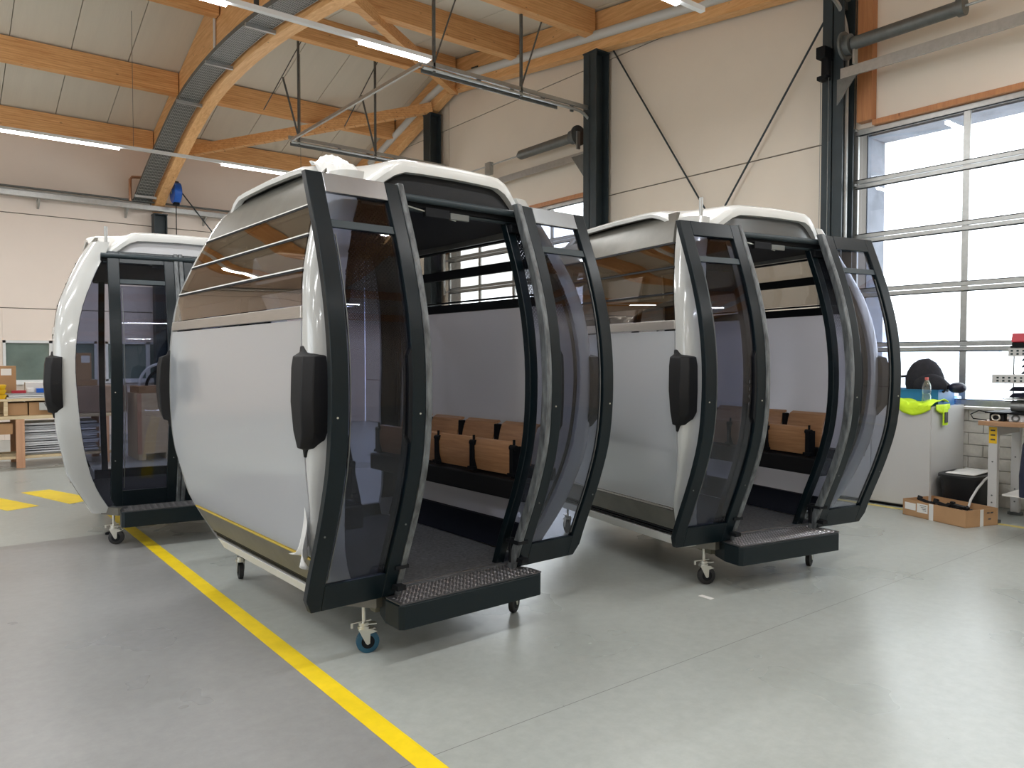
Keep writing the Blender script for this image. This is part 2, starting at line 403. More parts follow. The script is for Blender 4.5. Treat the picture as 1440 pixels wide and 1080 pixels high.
# parapet of white painted blocks below the near door glazing
MB().b2(XR + .03, XR + .30, DY0, DY1, 0, 1.05).build('mortar_bed', 'cabinet_grey', wr)
bmesh_brick = None; row_h, bl = .131, .30
rows = 8
for r in range(rows):
    y = DY0 - (bl / 2 if r % 2 else 0)
    while y < DY1:
        a, b_ = max(y, DY0), min(y + bl, DY1)
        if b_ - a > .05:
            if abs((b_ - a) - bl) < 1e-3 and bmesh_brick is not None:
                o = bmesh_brick.copy(); COL.objects.link(o)
            else:
                o = MB().b2(0, .06, 0, b_ - a - .006, 0, row_h - .006).build('brick', 'brick_white', wr, bevel=.004)
                if abs((b_ - a) - bl) < 1e-3: bmesh_brick = o
            o.parent = wr; o.location = (XR - .005 + random.uniform(-.002, .002), a, r * row_h + .004)
        y += bl
# sill board
tag(MB().b2(XR - .05, XR + .32, DY0, DY1, 1.05, 1.075).build('trim_1', 'brick_white'), kind='structure')

# back wall
pcs = []
WZ0, WZ1 = 1.14, 1.98
wins = [(1.33, 2.98), (3.14, 4.80), (-1.4, .3)]
for (z0, z1) in ((2.62, 4.5), (4.5, 6.6)):
    for (x0, x1) in ((XL, -1.9), (-1.9, 4.2), (4.2, XR)): pcs.append((x0 + g / 2, x1 - g / 2, YB, YB + .08, z0 + g, z1 - g))
xs = [XL, -1.4, .3, 1.33, 2.98, 3.14, 4.80, XR]
for x0, x1 in zip(xs, xs[1:]):
    if (x0, x1) in wins:
        pcs.append((x0, x1, YB, YB + .08, 0, WZ0)); pcs.append((x0, x1, YB, YB + .08, WZ1, 2.62 - g))
    else: pcs.append((x0, x1, YB, YB + .08, 0, 2.62 - g))
bkk = [(XL, XR, YB + .03, YB + .3, 2.1, 7.0), (XL, XR, YB + .5, YB + .6, 0, 2.1), (XL, XR, YB + .09, YB + .5, 0, .02)]
wall('wall_back', 'wall_paint_back', pcs, bkk)
for i, (x0, x1) in enumerate(wins):
    w = empty('window_%d' % (i + 1)); w['kind'] = 'structure'
    for q in ((x0, x1, WZ1 - .05, WZ1), (x0, x1, WZ0, WZ0 + .05), (x0, x0 + .05, WZ0, WZ1), (x1 - .05, x1, WZ0, WZ1), ((x0 + x1) / 2 - .04, (x0 + x1) / 2 + .04, WZ0, WZ1)):
        MB().b2(q[0], q[1], YB - .03, YB + .04, q[2], q[3]).build('window_frame', 'white_enamel', w)
    MB().b2(x0 + .05, x1 - .05, YB + .015, YB + .025, WZ0 + .05, WZ1 - .05).build('pane', 'pane_office', w)
    MB().b2(x0 - .03, x1 + .03, YB - .10, YB - .02, WZ0 - .04, WZ0).build('window_sill', 'white_enamel', w)
LY0, LY1 = 1.0, 8.0
wall('wall_left', 'wall_paint', [(XL - .08, XL, a, b_, z0, z1) for a, b_ in ((-6, -2.5), (-2.48, LY0), (LY1, 13), (13.02, 18)) for z0, z1 in ((0, 2.6), (2.62, 6.6))]
     + [(XL - .08, XL, LY0, LY1, 4.42, 6.6), (XL - .08, XL, LY0, LY1, 0, 1.05)],
     [(XL - .3, XL - .04, YF, LY0, 0, 7.6), (XL - .3, XL - .04, LY1, YB, 0, 7.6), (XL - .3, XL - .04, LY0, LY1, 4.42, 7.6), (XL - .3, XL - .04, LY0, LY1, 0, 1.05)])
wall('wall_front', 'wall_paint', [(x, x + 3.98, YF - .08, YF, z0, z1) for x in (-7, -3, 1, 5) for z0, z1 in ((0, 2.6), (2.62, 6.0))], [(XL, XR, YF - .3, YF - .04, 0, 6.4)])

# roof panels: one board per 0.93 m, two slopes
ceil = empty('ceiling'); ceil['kind'] = 'structure'
pw_, x = .93, XL
pa = pb = None
while x < XR - .1:
    if pa is None:
        pa = MB(); pa.add([(0, 13.6, 7.86), (pw_ - .012, 13.6, 7.86), (pw_ - .012, YB, roofz(YB) + .06), (0, YB, roofz(YB) + .06),
                           (0, 13.6, 7.92), (pw_ - .012, 13.6, 7.92), (pw_ - .012, YB, roofz(YB) + .12), (0, YB, roofz(YB) + .12)],
                          [(0, 1, 2, 3), (4, 5, 6, 7), (0, 1, 5, 4), (1, 2, 6, 5), (2, 3, 7, 6), (3, 0, 4, 7)])
        pa = pa.build('ceiling_panel', 'ceiling_panel', ceil); pa.location = (x, 0, 0)
        pb = MB(); pb.add([(0, 13.6, 7.86), (pw_ - .012, 13.6, 7.86), (pw_ - .012, YF, roofz(YF) + .06), (0, YF, roofz(YF) + .06),
                           (0, 13.6, 7.92), (pw_ - .012, 13.6, 7.92), (pw_ - .012, YF, roofz(YF) + .12), (0, YF, roofz(YF) + .12)],
                          [(0, 1, 2, 3), (4, 5, 6, 7), (0, 1, 5, 4), (1, 2, 6, 5), (2, 3, 7, 6), (3, 0, 4, 7)])
        pb = pb.build('ceiling_panel', 'ceiling_panel', ceil); pb.location = (x, 0, 0)
    else:
        for s_ in (pa, pb):
            o = s_.copy(); COL.objects.link(o); o.parent = ceil; o.location = (x, 0, 0)
    x += pw_
bkc = MB()
for (ya, yb_) in ((13.6, YB), (13.6, YF)):
    za, zb = 7.93, roofz(yb_) + .13
    bkc.add([(XL, ya, za), (XR + .2, ya, za), (XR + .2, yb_, zb), (XL, yb_, zb), (XL, ya, za + .1), (XR + .2, ya, za + .1), (XR + .2, yb_, zb + .1), (XL, yb_, zb + .1)],
            [(0, 1, 2, 3), (4, 5, 6, 7), (0, 1, 5, 4), (1, 2, 6, 5), (2, 3, 7, 6), (3, 0, 4, 7)])
bkc.build('backing', 'joint', ceil)

# ------------------------------------------------------------------ timber roof frame
def purlins(xa, xb, tagline, tb):
    o0 = None
    for Y, h in tb:
        zt = roofz(Y) + .05
        o = MB().b2(xa, xb, Y - .09, Y + .09, zt - h, zt).build('roof_purlin', 'glulam_x', bevel=.005)
        yield o, Y
PY = [(17.9, .42), (15.85, .42), (13.3, .45), (11.2, .42), (9.2, .42), (6.9, .42), (4.6, .42), (2.3, .42), (0, .42), (-2.4, .42), (-4.8, .42)]
ordn = ['at the top of the back wall', 'next up from the back wall', 'at the roof ridge', 'first this side of the ridge', 'second this side of the ridge', 'third this side of the ridge',
        'fourth this side of the ridge', 'fifth this side of the ridge', 'sixth this side of the ridge', 'seventh this side of the ridge', 'eighth this side of the ridge']
for nm, xa, xb in (('left of the arched truss', XL, 4.1), ('right of the arched truss', 4.3, 8.85)):
    for k_, (o, Y) in enumerate(purlins(xa, xb, nm, PY)):
        tag(o, 'orange timber purlin ' + ordn[k_] + ', ' + nm, 'beam', 'timber roof purlins')
# main frame: straight top edge, arched bottom edge
arch = [(17.98, 4.80), (17.66, 4.99), (16.0, 5.6), (14.25, 6.10), (12.7, 6.25), (10.9, 6.22), (9.0, 6.02), (6.5, 5.72), (3, 5.3), (0, 4.95), (-3, 4.5), (-5.98, 4.0)]
top = [(-5.98, roofz(-5.98) + .04), (13.6, roofz(13.6) + .04), (17.98, roofz(17.98) + .04)]
fr = empty('roof_truss', (4.2, 12, 0)); tag(fr, 'deep orange glulam truss with arched underside carrying the cable tray', 'beam')
def loc_poly(p): return [(a - 12, b) for a, b in p]
# web in two halves joined by a dark steel splice, with a separate bottom chord strip
arch_f = smooth_tab(sorted(arch))
ys = [-5.98 + i * (17.98 + 5.98) / 48 for i in range(49)]
for (a, b_) in ((-5.98, 11.45), (11.52, 17.98)):
    yy = [a] + [q for q in ys if a < q < b_] + [b_]
    poly = [(q, arch_f(q) + .36) for q in yy] + [(q, roofz(q) + .04) for q in reversed(([a] + ([13.6] if a < 13.6 < b_ else []) + [b_]))]
    MB().prism(loc_poly(poly), 'X', -.08, .08).build('web', 'glulam_y', fr)
yy = ys
mb = MB(); mb.strip([[(-.10, q - 12, arch_f(q)), (.10, q - 12, arch_f(q)), (.10, q - 12, arch_f(q) + .36), (-.10, q - 12, arch_f(q) + .36)] for q in yy])
mb.build('bottom_chord', 'glulam_y', fr, bevel=.006)
MB().b2(-.10, .10, 11.40 - 12, 11.57 - 12, arch_f(11.5) + .3, roofz(11.5)).build('splice_plate', 'steel_dark', fr)
MB().cyl((-.11, 13.45 - 12, 6.45), (-.11, 13.45 - 12, 7.70), .022, 8).build('conduit', 'white_enamel', fr)
# gable frame along the right wall
gf = empty('gable_beam', (9.0, 12, 0)); tag(gf, 'orange glulam beam following the roof slope along the gable wall', 'beam')
def gseg(y0, y1, d0=.62, d1=.62, name='rafter'):
    MB().prism([(y0 - 12, roofz(y0) + .04 - d0), (y1 - 12, roofz(y1) + .04 - d1), (y1 - 12, roofz(y1) + .04), (y0 - 12, roofz(y0) + .04)], 'X', -.1, .1).build(name, 'glulam_y', gf, bevel=.006)
gseg(YF + .05, 13.56); gseg(13.64, 17.95, .62, .7)
MB().box((-.105, 13.6 - 12, roofz(13.6) - .25), (.02, .28, .34)).build('splice_plate', 'steel_dark', gf)
MB().box((-.105, 12.6 - 12, roofz(12.6) - .30), (.02, .22, .14), rot=Matrix.Rotation(.12, 3, 'X')).build('splice_plate', 'steel_dark', gf)
# braces in the roof plane
tag(MB().bar((4.35, 17.6, 6.0), (8.9, 14.2, 7.05), .14, .20).build('roof_brace', 'glulam_x'), 'orange diagonal timber brace from the back wall up to the gable ridge', 'beam')
tag(MB().bar((4.6, 10.2, 7.05), (8.95, 13.4, 7.22), .14, .20).build('roof_brace', 'glulam_x'), 'orange diagonal timber brace crossing the purlins towards the gable ridge', 'beam')
# grey conduit along the gable beam
pts = [(8.86, 17.0, roofz(17.0) - .33), (8.86, 14.2, roofz(14.2) - .33), (8.86, 13.7, roofz(13.6) - .40), (8.86, 13.2, roofz(13.2) - .36), (8.86, 6, roofz(6) - .36), (8.86, -4, roofz(-4) - .36)]
tag(MB().tube(pts, .075, 12).build('ventilation_pipe', 'pipe_grey', smooth=True), 'pale grey round pipe fixed along the gable beam', 'pipe')

# steel columns and rods
def column(x, y, z1, label, s=.30):
    m_ = MB(); t = .02
    m_.b2(-s / 2, -s / 2 + t, -s / 2, s / 2, 0, z1); m_.b2(s / 2 - t, s / 2, -s / 2, s / 2, 0, z1); m_.b2(-s / 2, s / 2, -.007, .007, 0, z1)
    r = empty('steel_column', (x, y, 0)); tag(r, label, 'column', 'dark steel columns')
    m_.build('profile', 'steel_dark', r)
    MB().b2(-s / 2 - .01, s / 2 + .01, -s / 2 - .01, s / 2 + .01, z1, z1 + .02).build('head_plate', 'steel_dark', r)
    MB().b2(-s / 2 - .03, s / 2 + .03, -s / 2 - .03, s / 2 + .03, 0, .02).build('base_plate', 'steel_dark', r)
    return r
column(8.98, 4.985, roofz(5) - .62, 'dark steel column left of the big sectional door window', .27)
column(8.98, 9.22, roofz(9.2) - .62, 'dark steel column between cabin roofs, mid gable wall')
column(8.98, 14.33, roofz(14.33) - .65, 'farthest dark steel column on the gable wall', .28)
column(4.2, 17.8, 4.72, 'dark steel column on the back wall under the arched timber frame', .26)
def one(name, mb, mat, label, cat, group=None, **k):
    return tag(mb.build(name, mat, **k), label, cat, group)
one('brace_rod', MB().cyl((9.1, 9.0, 6.75), (9.1, 5.25, 1.0), .014, 8), 'steel_dark', 'thin dark tie rod sloping down rightwards from the mid column head', 'rod', 'wall tie rods')
one('brace_rod', MB().cyl((9.06, 5.1, 6.02), (9.06, 8.95, .6), .014, 8), 'steel_dark', 'thin dark tie rod sloping down leftwards from the column at the window', 'rod', 'wall tie rods')
one('brace_rod', MB().cyl((4.40, 17.60, 5.5), (6.9, 17.985, 2.6), .014, 8), 'steel_dark', 'thin dark tie rod on the back wall beside the blue hose reel', 'rod', 'wall tie rods')
one('timber_post', MB().b2(9.08, 9.2, 4.62, 4.80, 4.485, roofz(4.7) - .60), 'post_wood', 'reddish timber post beside the steel column above the door', 'post')
one('timber_post', MB().b2(9.06, 9.2, 9.40, 9.52, 3.9, 5.85), 'post_wood', 'short reddish timber post beside the mid gable column', 'post')
one('timber_post', MB().b2(9.04, 9.2, 13.98, 14.16, 3.9, 5.75), 'post_wood', 'reddish timber post beside the farthest gable column', 'post')
one('timber_lintel', MB().b2(9.10, 9.2, DY0, 4.62, 4.42, 4.48), 'post_wood', 'thin reddish timber lintel over the big sectional window door', 'lintel')
one('timber_lintel', MB().b2(9.10, 9.2, EY0 + .1, EY1, 4.42, 4.48), 'post_wood', 'thin reddish timber lintel over the farther sectional door', 'lintel')

# ------------------------------------------------------------------ sectional doors
def sect_door(name, y0, y1, z0, z1, rows_, cols, label):
    r = empty(name, (XR + .02, 0, 0)); tag(r, None, None, None, 'structure')
    rh = (z1 - z0) / rows_; cw = (y1 - y0) / cols
    for i in range(rows_ + 1):
        z = z0 + i * rh
        h = .05 if 0 < i < rows_ else .07
        MB().b2(-.045, 0, y0, y1, z - h, z - .004).build('rail', 'galvanised', r, bevel=.004) if i > 0 else None
        MB().b2(-.045, 0, y0, y1, z + .004, z + h).build('rail', 'galvanised', r, bevel=.004) if i < rows_ else None
        for s_ in (-1, 1):
            if 0 < i < rows_ or (i == rows_ and s_ < 0) or (i == 0 and s_ > 0):
                zz = z + s_ * (h + .004)
                MB().b2(-.040, -.012, y0, y1, zz - .005, zz + .005).build('gasket', 'black_matte', r)
    for j in range(cols + 1):
        y = y0 + j * cw
        MB().b2(-.040, -.005, y - .035, y + .035, z0, z1).build('mullion', 'galvanised', r, bevel=.004)
    for i in range(rows_):
        for j in range(cols):
            MB().b2(-.024, -.018, y0 + j * cw + .035, y0 + (j + 1) * cw - .035, z0 + i * rh + .05, z0 + (i + 1) * rh - .05).build('pane', 'pane_clear', r)
    for i in range(1, rows_ + 1):
        MB().box((-.07, y1 + .02, z0 + i * rh - .01), (.05, .09, .03)).build('roller_bracket', 'galvanised', r)
    return r
sect_door('door_1', -.20, 4.86, 1.08, 4.42, 5, 4, '')
sect_door('door_2', 9.44, 13.98, 1.08, 4.42, 5, 4, '')

d3 = sect_door('door_3', LY0, LY1, 1.08, 4.42, 5, 5, ''); d3.location.x = XL - .02
def torsion(name, y0, y1, z, label, with_motor):
    r = empty(name, (8.74, 0, z)); tag(r, label, 'door spring')
    MB().cyl((0, y0 + .16, .04), (0, y1 - .18, .04), .075, 20).build('spring_tube', 'steel_grey', r, smooth=True)
    MB().cyl((0, y0 - 2.4, .04), (0, y0 + .2, .04), .014, 10).build('shaft', 'galvanised', r)
    MB().cyl((0, y0 + .10, .04), (0, y0 + .17, .04), .095, 20).build('spring_cone', 'steel_grey', r, smooth=True)
    MB().cyl((0, y1 - .17, .04), (0, y1 - .06, .04), .12, 24).build('cable_drum', 'galv_dark', r, smooth=True)
    MB().cyl((0, y1 - .10, .04), (0, y1 - .075, .04), .165, 24).build('drum_flange', 'steel_grey', r, smooth=True)
    MB().box((.02, y1 - .20, -.07), (.08, .025, .26)).build('bearing_plate', 'galvanised', r)
    MB().b2(.02, .05, y0 - 2.4, y1 - .02, -.32, -.20).build('mounting_rail', 'galvanised', r)
    MB().prism([(y1 - .22, -.32), (y1 + .02, -.32), (y1 + .02, -.62)], 'X', .02, .035).build('gusset', 'steel_grey', r)
    if with_motor:
        mo = MB().box((-.02, y1 + .16, .02), (.20, .12, .14)).build('motor', 'black_matte', r, bevel=.012)
        MB().cyl((-.02, y1 + .14, -.06), (-.02, y1 + .14, -.26), .055, 16).build('gearbox', 'black_matte', mo, smooth=True)
        MB().box((-.02, y1 + .17, -.27), (.12, .12, .05)).build('end_cap', 'black_matte', mo, bevel=.01)
        for dy in (.10, .20): MB().cyl((-.03, y1 + dy, -.28), (-.03, y1 + dy, -3.6), .004, 6).build('pull_cord', 'steel_grey', r)
    return r
torsion('door_spring', 3.36, 4.86, 5.27, 'thick grey spring tube and rail above the big sectional window door', True)
# the far door's shaft runs the other way: drum at the low-Y end
r = empty('door_spring', (8.92, 0, 5.36)); tag(r, 'grey spring tube with round drum above the farther sectional door', 'door spring')
MB().tube([(0, 11.25, .04), (0, 11.15, .04), (0, 9.78, .04)], [.03, .085, .085], 20).build('spring_tube', 'steel_grey', r, smooth=True)
MB().cyl((0, 11.2, .04), (0, 14.0, .04), .014, 10).build('shaft', 'galvanised', r)
MB().cyl((0, 9.74, .04), (0, 9.62, .04), .12, 24).build('cable_drum', 'galv_dark', r, smooth=True)
MB().cyl((0, 9.60, .04), (0, 9.575, .04), .17, 24).build('drum_flange', 'galv_dark', r, smooth=True)
MB().box((-.03, 9.56, -.05), (.07, .03, .30)).build('bearing_plate', 'galvanised', r)
MB().box((0, 12.15, -.02), (.10, .16, .24)).build('bearing_plate', 'galvanised', r, bevel=.01)
MB().b2(.08, .10, 9.5, 14.0, -.34, -.22).build('mounting_rail', 'galvanised', r)
MB().prism([(9.74, -.30), (9.42, -.30), (9.42, -.70)], 'X', -.02, -.005).build('gusset', 'steel_grey', r)

# horizontal door tracks with hangers
def track(y, z, xe, label, hang, zend, flip=1):
    r = empty('door_track', (0, y, 0)); tag(r, label, 'track', 'ceiling door tracks')
    arc = [(9.02 - .45 * (1 - math.cos(a)), 0, z - .45 + .45 * math.sin(a) - .06) for a in [i * PI / 16 for i in range(9)]]
    MB().tube([(9.02, 0, 3.0)] + arc + [(xe, 0, z - .06)], .026, 8).build('roller_track', 'galvanised', r, smooth=True)
    MB().b2(xe - .05, 9.05, -.02, .02, z - .015, z + .045).build('top_rail', 'galvanised', r)
    MB().b2(xe, 8.2, .04, .06, z - .12, z - .06).build('side_angle', 'steel_grey', r)
    for i in range(4): MB().box((xe + 1.0 + i * .62, .05, z - .03), (.06, .03, .13)).build('clip', 'galv_dark', r)
    for hx in hang:
        zt = roofz(y) + .02
        MB().b2(hx - .018, hx + .018, -.02, .02, z - .10, zt).build('hanger', 'galv_dark', r)
        if flip: MB().bar((hx, .02, z), (hx + .55, .02, min(zt, z + 1.5)), .035, .01).build('hanger_brace', 'galv_dark', r)
        else:
            MB().bar((hx + .10, .02, z + 1.92), (hx - .66, .02, z + .44), .035, .012).build('hanger_brace', 'galv_dark', r)
            MB().bar((hx, -.02, z), (hx - .31, -.02, z + 1.10), .035, .012).build('hanger_brace', 'galv_dark', r)
    return r
track(9.27, 5.75, 5.66, 'right-hand ceiling track of the farther door hanging from the roof', (5.84, 7.42), 1)
track(13.93, 5.75, 5.62, 'left-hand ceiling track of the farther door with slanted hangers', (5.77, 7.38), 0, 0)
track(4.90, 5.98, 6.2, 'ceiling track of the big window door at top right', (6.6,), 1)
one('track_crossbar', MB().bar((5.62, 9.27, 5.72), (5.62, 13.93, 5.72), .04, .05), 'galvanised', 'grey cross bar joining the ends of the two ceiling tracks', 'bar')
# ------------------------------------------------------------------ services on the walls
tr = empty('cable_tray', (3.87, 12, 0)); tag(tr, 'grey wire mesh cable tray following the arched timber frame', 'cable tray')
tyy = [17.9 - i * .45 for i in range(34)]
def tz(q): return arch_f(q) + .06
wires = MB()
for k in range(13):
    x_ = -.17 + k * .34 / 12
    wires.tube([(x_, q - 12, tz(q)) for q in tyy], .004, 4)
for q in [17.9 - i * .1 for i in range(150)]:
    wires.bar((-.17, q - 12, tz(q) - .004), (.17, q - 12, tz(q) - .004), .006, .006)
tag(wires.build('mesh', 'galvanised', tr), kind='stuff')
for s_ in (-1, 1):
    mbs = MB(); mbs.strip([[(s_ * .175 - .004, q - 12, tz(q)), (s_ * .175 + .004, q - 12, tz(q)), (s_ * .175 + .004, q - 12, tz(q) + .07), (s_ * .175 - .004, q - 12, tz(q) + .07)] for q in tyy]); mbs.build('side_rail', 'galv_dark', tr)
MB().strip([[(-.165, q - 12, tz(q) + .022), (.15, q - 12, tz(q) + .022), (.15, q - 12, tz(q) + .035), (-.165, q - 12, tz(q) + .035)] for q in tyy]).build('cables', 'steel_grey', tr)
for q in (17.6, 16.0, 14.25, 12.55, 10.7, 8.7, 6.7):
    MB().bar((-.2, q - 12, tz(q) - .03), (.30, q - 12, tz(q) - .03), .05, .05).build('tray_bracket', 'galvanised', tr)
def pipe_x(name, x0, x1, y, z, r_, mat, label):
    return one(name, MB().cyl((x0, y, z), (x1, y, z), r_, 12), mat, label, 'pipe', 'pipes along the back wall', smooth=True)
pipe_x('service_pipe', XL + .05, 8.9, 17.78, 4.98, .022, 'steel_grey', 'thin dark upper pipe along the back wall')
pipe_x('service_pipe', XL + .05, 4.0, 17.78, 4.93, .02, 'galvanised', 'thin bright middle pipe along the back wall')
one('wall_channel', MB().b2(XL + .05, 8.9, 17.70, 17.86, 4.80, 4.90), 'galvanised', 'flat grey channel under the pipes along the back wall', 'channel')
for i, x_ in enumerate((1.95, 3.55, 5.15, 6.9)):
    one('wall_bracket', MB().prism([(17.99, 4.8), (17.72, 4.8), (17.99, 4.62)], 'X', x_, x_ + .04), 'galvanised', 'small grey bracket under the back wall channel, %s from the left' % ('first', 'second', 'third', 'fourth')[i], 'bracket', 'channel brackets')
one('copper_pipe', MB().tube([(3.62, 17.75, 4.95), (3.62, 17.75, 5.40), (3.66, 17.75, 5.46), (3.9, 17.75, 5.48)], .03, 10), 'copper', 'bent bright pipe rising to the foot of the cable tray', 'pipe', smooth=True)
hr = empty('hose_reel', (4.42, 17.3, 5.15)); tag(hr, 'blue hose reel hanging under the arched timber frame', 'hose reel')
MB().cyl((-.075, 0, 0), (.075, 0, 0), .22, 28).build('drum_case', 'blue_box', hr, smooth=True, bevel=.015)
MB().cyl((-.05, 0, .2), (.05, 0, .2), .05, 12).build('hook', 'black_matte', hr)
MB().box((0, 0, -.23), (.11, .14, .07)).build('outlet', 'black_matte', hr)
MB().box((-.08, .06, .02), (.01, .05, .07)).build('sticker', 'paper', hr)
MB().tube([(0, 0, -.25), (.01, .05, -1.4), (-.03, .02, -2.6)], .01, 6).build('cable', 'black_matte', hr)

# ------------------------------------------------------------------ strip lights
def strip_run(y, z, x0, x1, lit, label):
    r = empty('light_track', (0, y, z)); tag(r, label, 'light fitting', 'ceiling light runs')
    MB().b2(x0, x1, -.03, .03, 0, .05).build('trunking', 'white_enamel', r)
    lit = [q if isinstance(q, tuple) else (q, 1.5) for q in lit]
    for xa, ln in lit:
        MB().b2(xa, xa + ln, -.028, .028, -.035, 0).build('light_tube', 'tube_glow', r)
    for xa in range(int(x0) + 1, int(x1), 3):
        MB().cyl((xa, 0, .05), (xa, 0, roofz(y) - z), .004, 6).build('suspension_wire', 'galv_dark', r)
    for xa, ln in lit:
        hall_lamp('lamp_light', (xa + ln / 2, y, z - .045), (ln, .06), LAMP_W * ln / 1.5)
strip_run(14.4, 5.2, XL, 8.6, [-5.1, -1.95, (1.02, 1.76), 4.48, 7.05], 'long white strip light run near the back wall')
strip_run(7.92, 5.2, XL, 4.95, [-5.2, -2.1, 1.03, (4.0, .9)], 'white strip light run crossing above the first cabin')
strip_run(5.1, 5.2, XL, 6.5, [-5.2, -2.1, .95, 4.6], 'white strip light run nearest the camera, at the top edge')
strip_run(1.2, 5.2, XL, 8.6, [-5.2, -2.1, .95, 4.0, 7.0], 'white strip light run overhead')
strip_run(-2.6, 5.2, XL, 8.6, [-5.2, -2.1, .95, 4.0, 7.0], 'white strip light run behind the photographer')

# ------------------------------------------------------------------ gondola cabins
EXt = smooth_tab([(.28, .695), (.62, .865), (.83, .91), (1.03, .948), (1.5, .965), (1.99, .93), (2.25, .845), (2.5, .735), (2.62, .66), (2.71, .59)])
LYt = smooth_tab([(.30, -1.055), (.5, -1.13), (.85, -1.277), (1.13, -1.36), (1.5, -1.385), (1.83, -1.35), (2.12, -1.27), (2.33, -1.19), (2.52, -1.115)])   # open leaf, outer face
SYt = smooth_tab([(.28, .85), (.43, 1.0), (.65, 1.06), (.9, 1.10), (1.2, 1.12), (1.5, 1.11), (1.8, 1.085), (1.97, 1.05), (2.12, 1.0), (2.39, .88), (2.5, .83), (2.62, .76)])
PXt = smooth_tab([(.255, .53), (.52, .664), (.84, .745), (1.27, .79), (1.63, .80), (2.0, .75), (2.3, .65), (2.52, .55)])
def FY(z): return LYt(z) + .15            # fixed front glazing
def zrange(a, b, n): return [a + (b - a) * i / n for i in range(n + 1)]
def vbar(x0, x1, fy, z0, z1, t, n=22, sy=1):
    """curved upright: x0/x1 may be functions of z, fy the outer surface, t the depth inwards"""
    f0 = x0 if callable(x0) else (lambda z: x0); f1 = x1 if callable(x1) else (lambda z: x1)
    return MB().strip([[(f0(z), sy * fy(z), z), (f1(z), sy * fy(z), z), (f1(z), sy * (fy(z) + t), z), (f0(z), sy * (fy(z) + t), z)] for z in zrange(z0, z1, n)])
def hbar(x0, x1, fy, z0, z1, t, sy=1, n=3): return vbar(x0, x1, fy, z0, z1, t, n, sy)
def endbar(sx, z0, z1, t, off=0., yf=None, n=4):
    """horizontal band on the end face, following its curve"""
    yy_ = yf or (lambda z: SYt(z)); yy = lambda z: min(yy_(z) + .012, -FY(z) - .048)
    return MB().strip([[(sx * (EXt(z) + off), -yy(z), z), (sx * (EXt(z) + off), yy(z) - .05, z), (sx * (EXt(z) + off - t), yy(z) - .05, z), (sx * (EXt(z) + off - t), -yy(z), z)] for z in zrange(z0, z1, n)])
RHX, RHY = .685, 1.03
def sstep(a, b, x):
    t = max(0, min(1, (x - a) / (b - a))); return t * t * (3 - 2 * t)
def rooftop(x, y):
    a, b = abs(x) / RHX, abs(y) / RHY
    drop = .19 * sstep(.45, .95, a) * sstep(.45, .95, b)
    return 2.745 - .035 * a * a - .045 * b * b - drop
def outline(th):
    c, s_ = math.cos(th), math.sin(th); e = 2 / 4.6
    return (RHX * math.copysign(abs(c) ** e, c), RHY * math.copysign(abs(s_) ** e, s_))

def make_leaf(root, xc, side, closed, bright, n=22):
    """one sliding leaf, centre xc; side = -1 for the left leaf"""
    sh = .09 if closed else 0.
    fy = lambda z: LYt(z) + sh
    w = .275
    xo, xi = xc + side * w, xc - side * w            # outer and inner edges
    lf = empty('door_leaf'); lf.parent = root
    T = .045
    def X(d): return xo - side * d
    vbar(lambda z: xo - side * max(0, .385 - z) * .7, X(.088), fy, .335, 2.515, T, 30).build('outer_stile', 'frame_black', lf, smooth=True, bevel=.004)
    vbar(X(.435), X(.512), fy, .335, 2.515, T, n).build('inner_stile', 'frame_black', lf, smooth=True, bevel=.004)
    vbar(X(.514), xi, lambda z: fy(z) - .006, .325, 2.525, T + .012, n).build('rubber_edge', 'rubber_scuffed', lf, smooth=True, bevel=.008)
    hbar(X(.087), X(.436), fy, 2.415, 2.515, T).build('top_rail', 'frame_highlight' if bright else 'frame_black', lf, bevel=.004)
    hbar(X(.087), X(.436), fy, .335, .475, T).build('bottom_rail', 'frame_black', lf, bevel=.004)
    hbar(X(.087), X(.436), lambda z: fy(z) + .008, 2.235, 2.275, T - .015).build('transom', 'steel_dark', lf, bevel=.003)
    vbar(X(.086), X(.437), lambda z: fy(z) + .018, .47, 2.24, .006, n).build('pane', 'pane_tinted', lf, smooth=True)
    vbar(X(.086), X(.437), lambda z: fy(z) + .018, 2.27, 2.42, .006, 4).build('pane', 'pane_tinted', lf, smooth=True)
    # widened lock zone of the inner stile
    MB().strip([[(X(.415 if .05 < t < .95 else .436), fy(z) + .004, z), (X(.44), fy(z) + .004, z), (X(.44), fy(z) + T, z), (X(.415 if .05 < t < .95 else .436), fy(z) + T, z)]
                for t, z in [(i / 12, 1.18 + i * .48 / 12) for i in range(13)]]).build('lock_cover', 'black_matte', lf)
    for z, xx in ((1.33, X(.03)), (1.33, X(.48)), (.75, X(.03)), (.75, X(.48))):
        MB().cyl((xx, fy(z) - .003, z), (xx, fy(z) + .01, z), .005, 8).build('screw', 'zinc' if z > 1 else 'steel_grey', lf)
    gr = MB().strip([[(X(.105), fy(z) + .012, z), (X(.100), fy(z) + .012, z), (X(.100), fy(z) + .02, z), (X(.105), fy(z) + .02, z)] for z in zrange(.5, 2.2, 18)])
    gr.build('gasket', 'galv_dark', lf)
    return lf

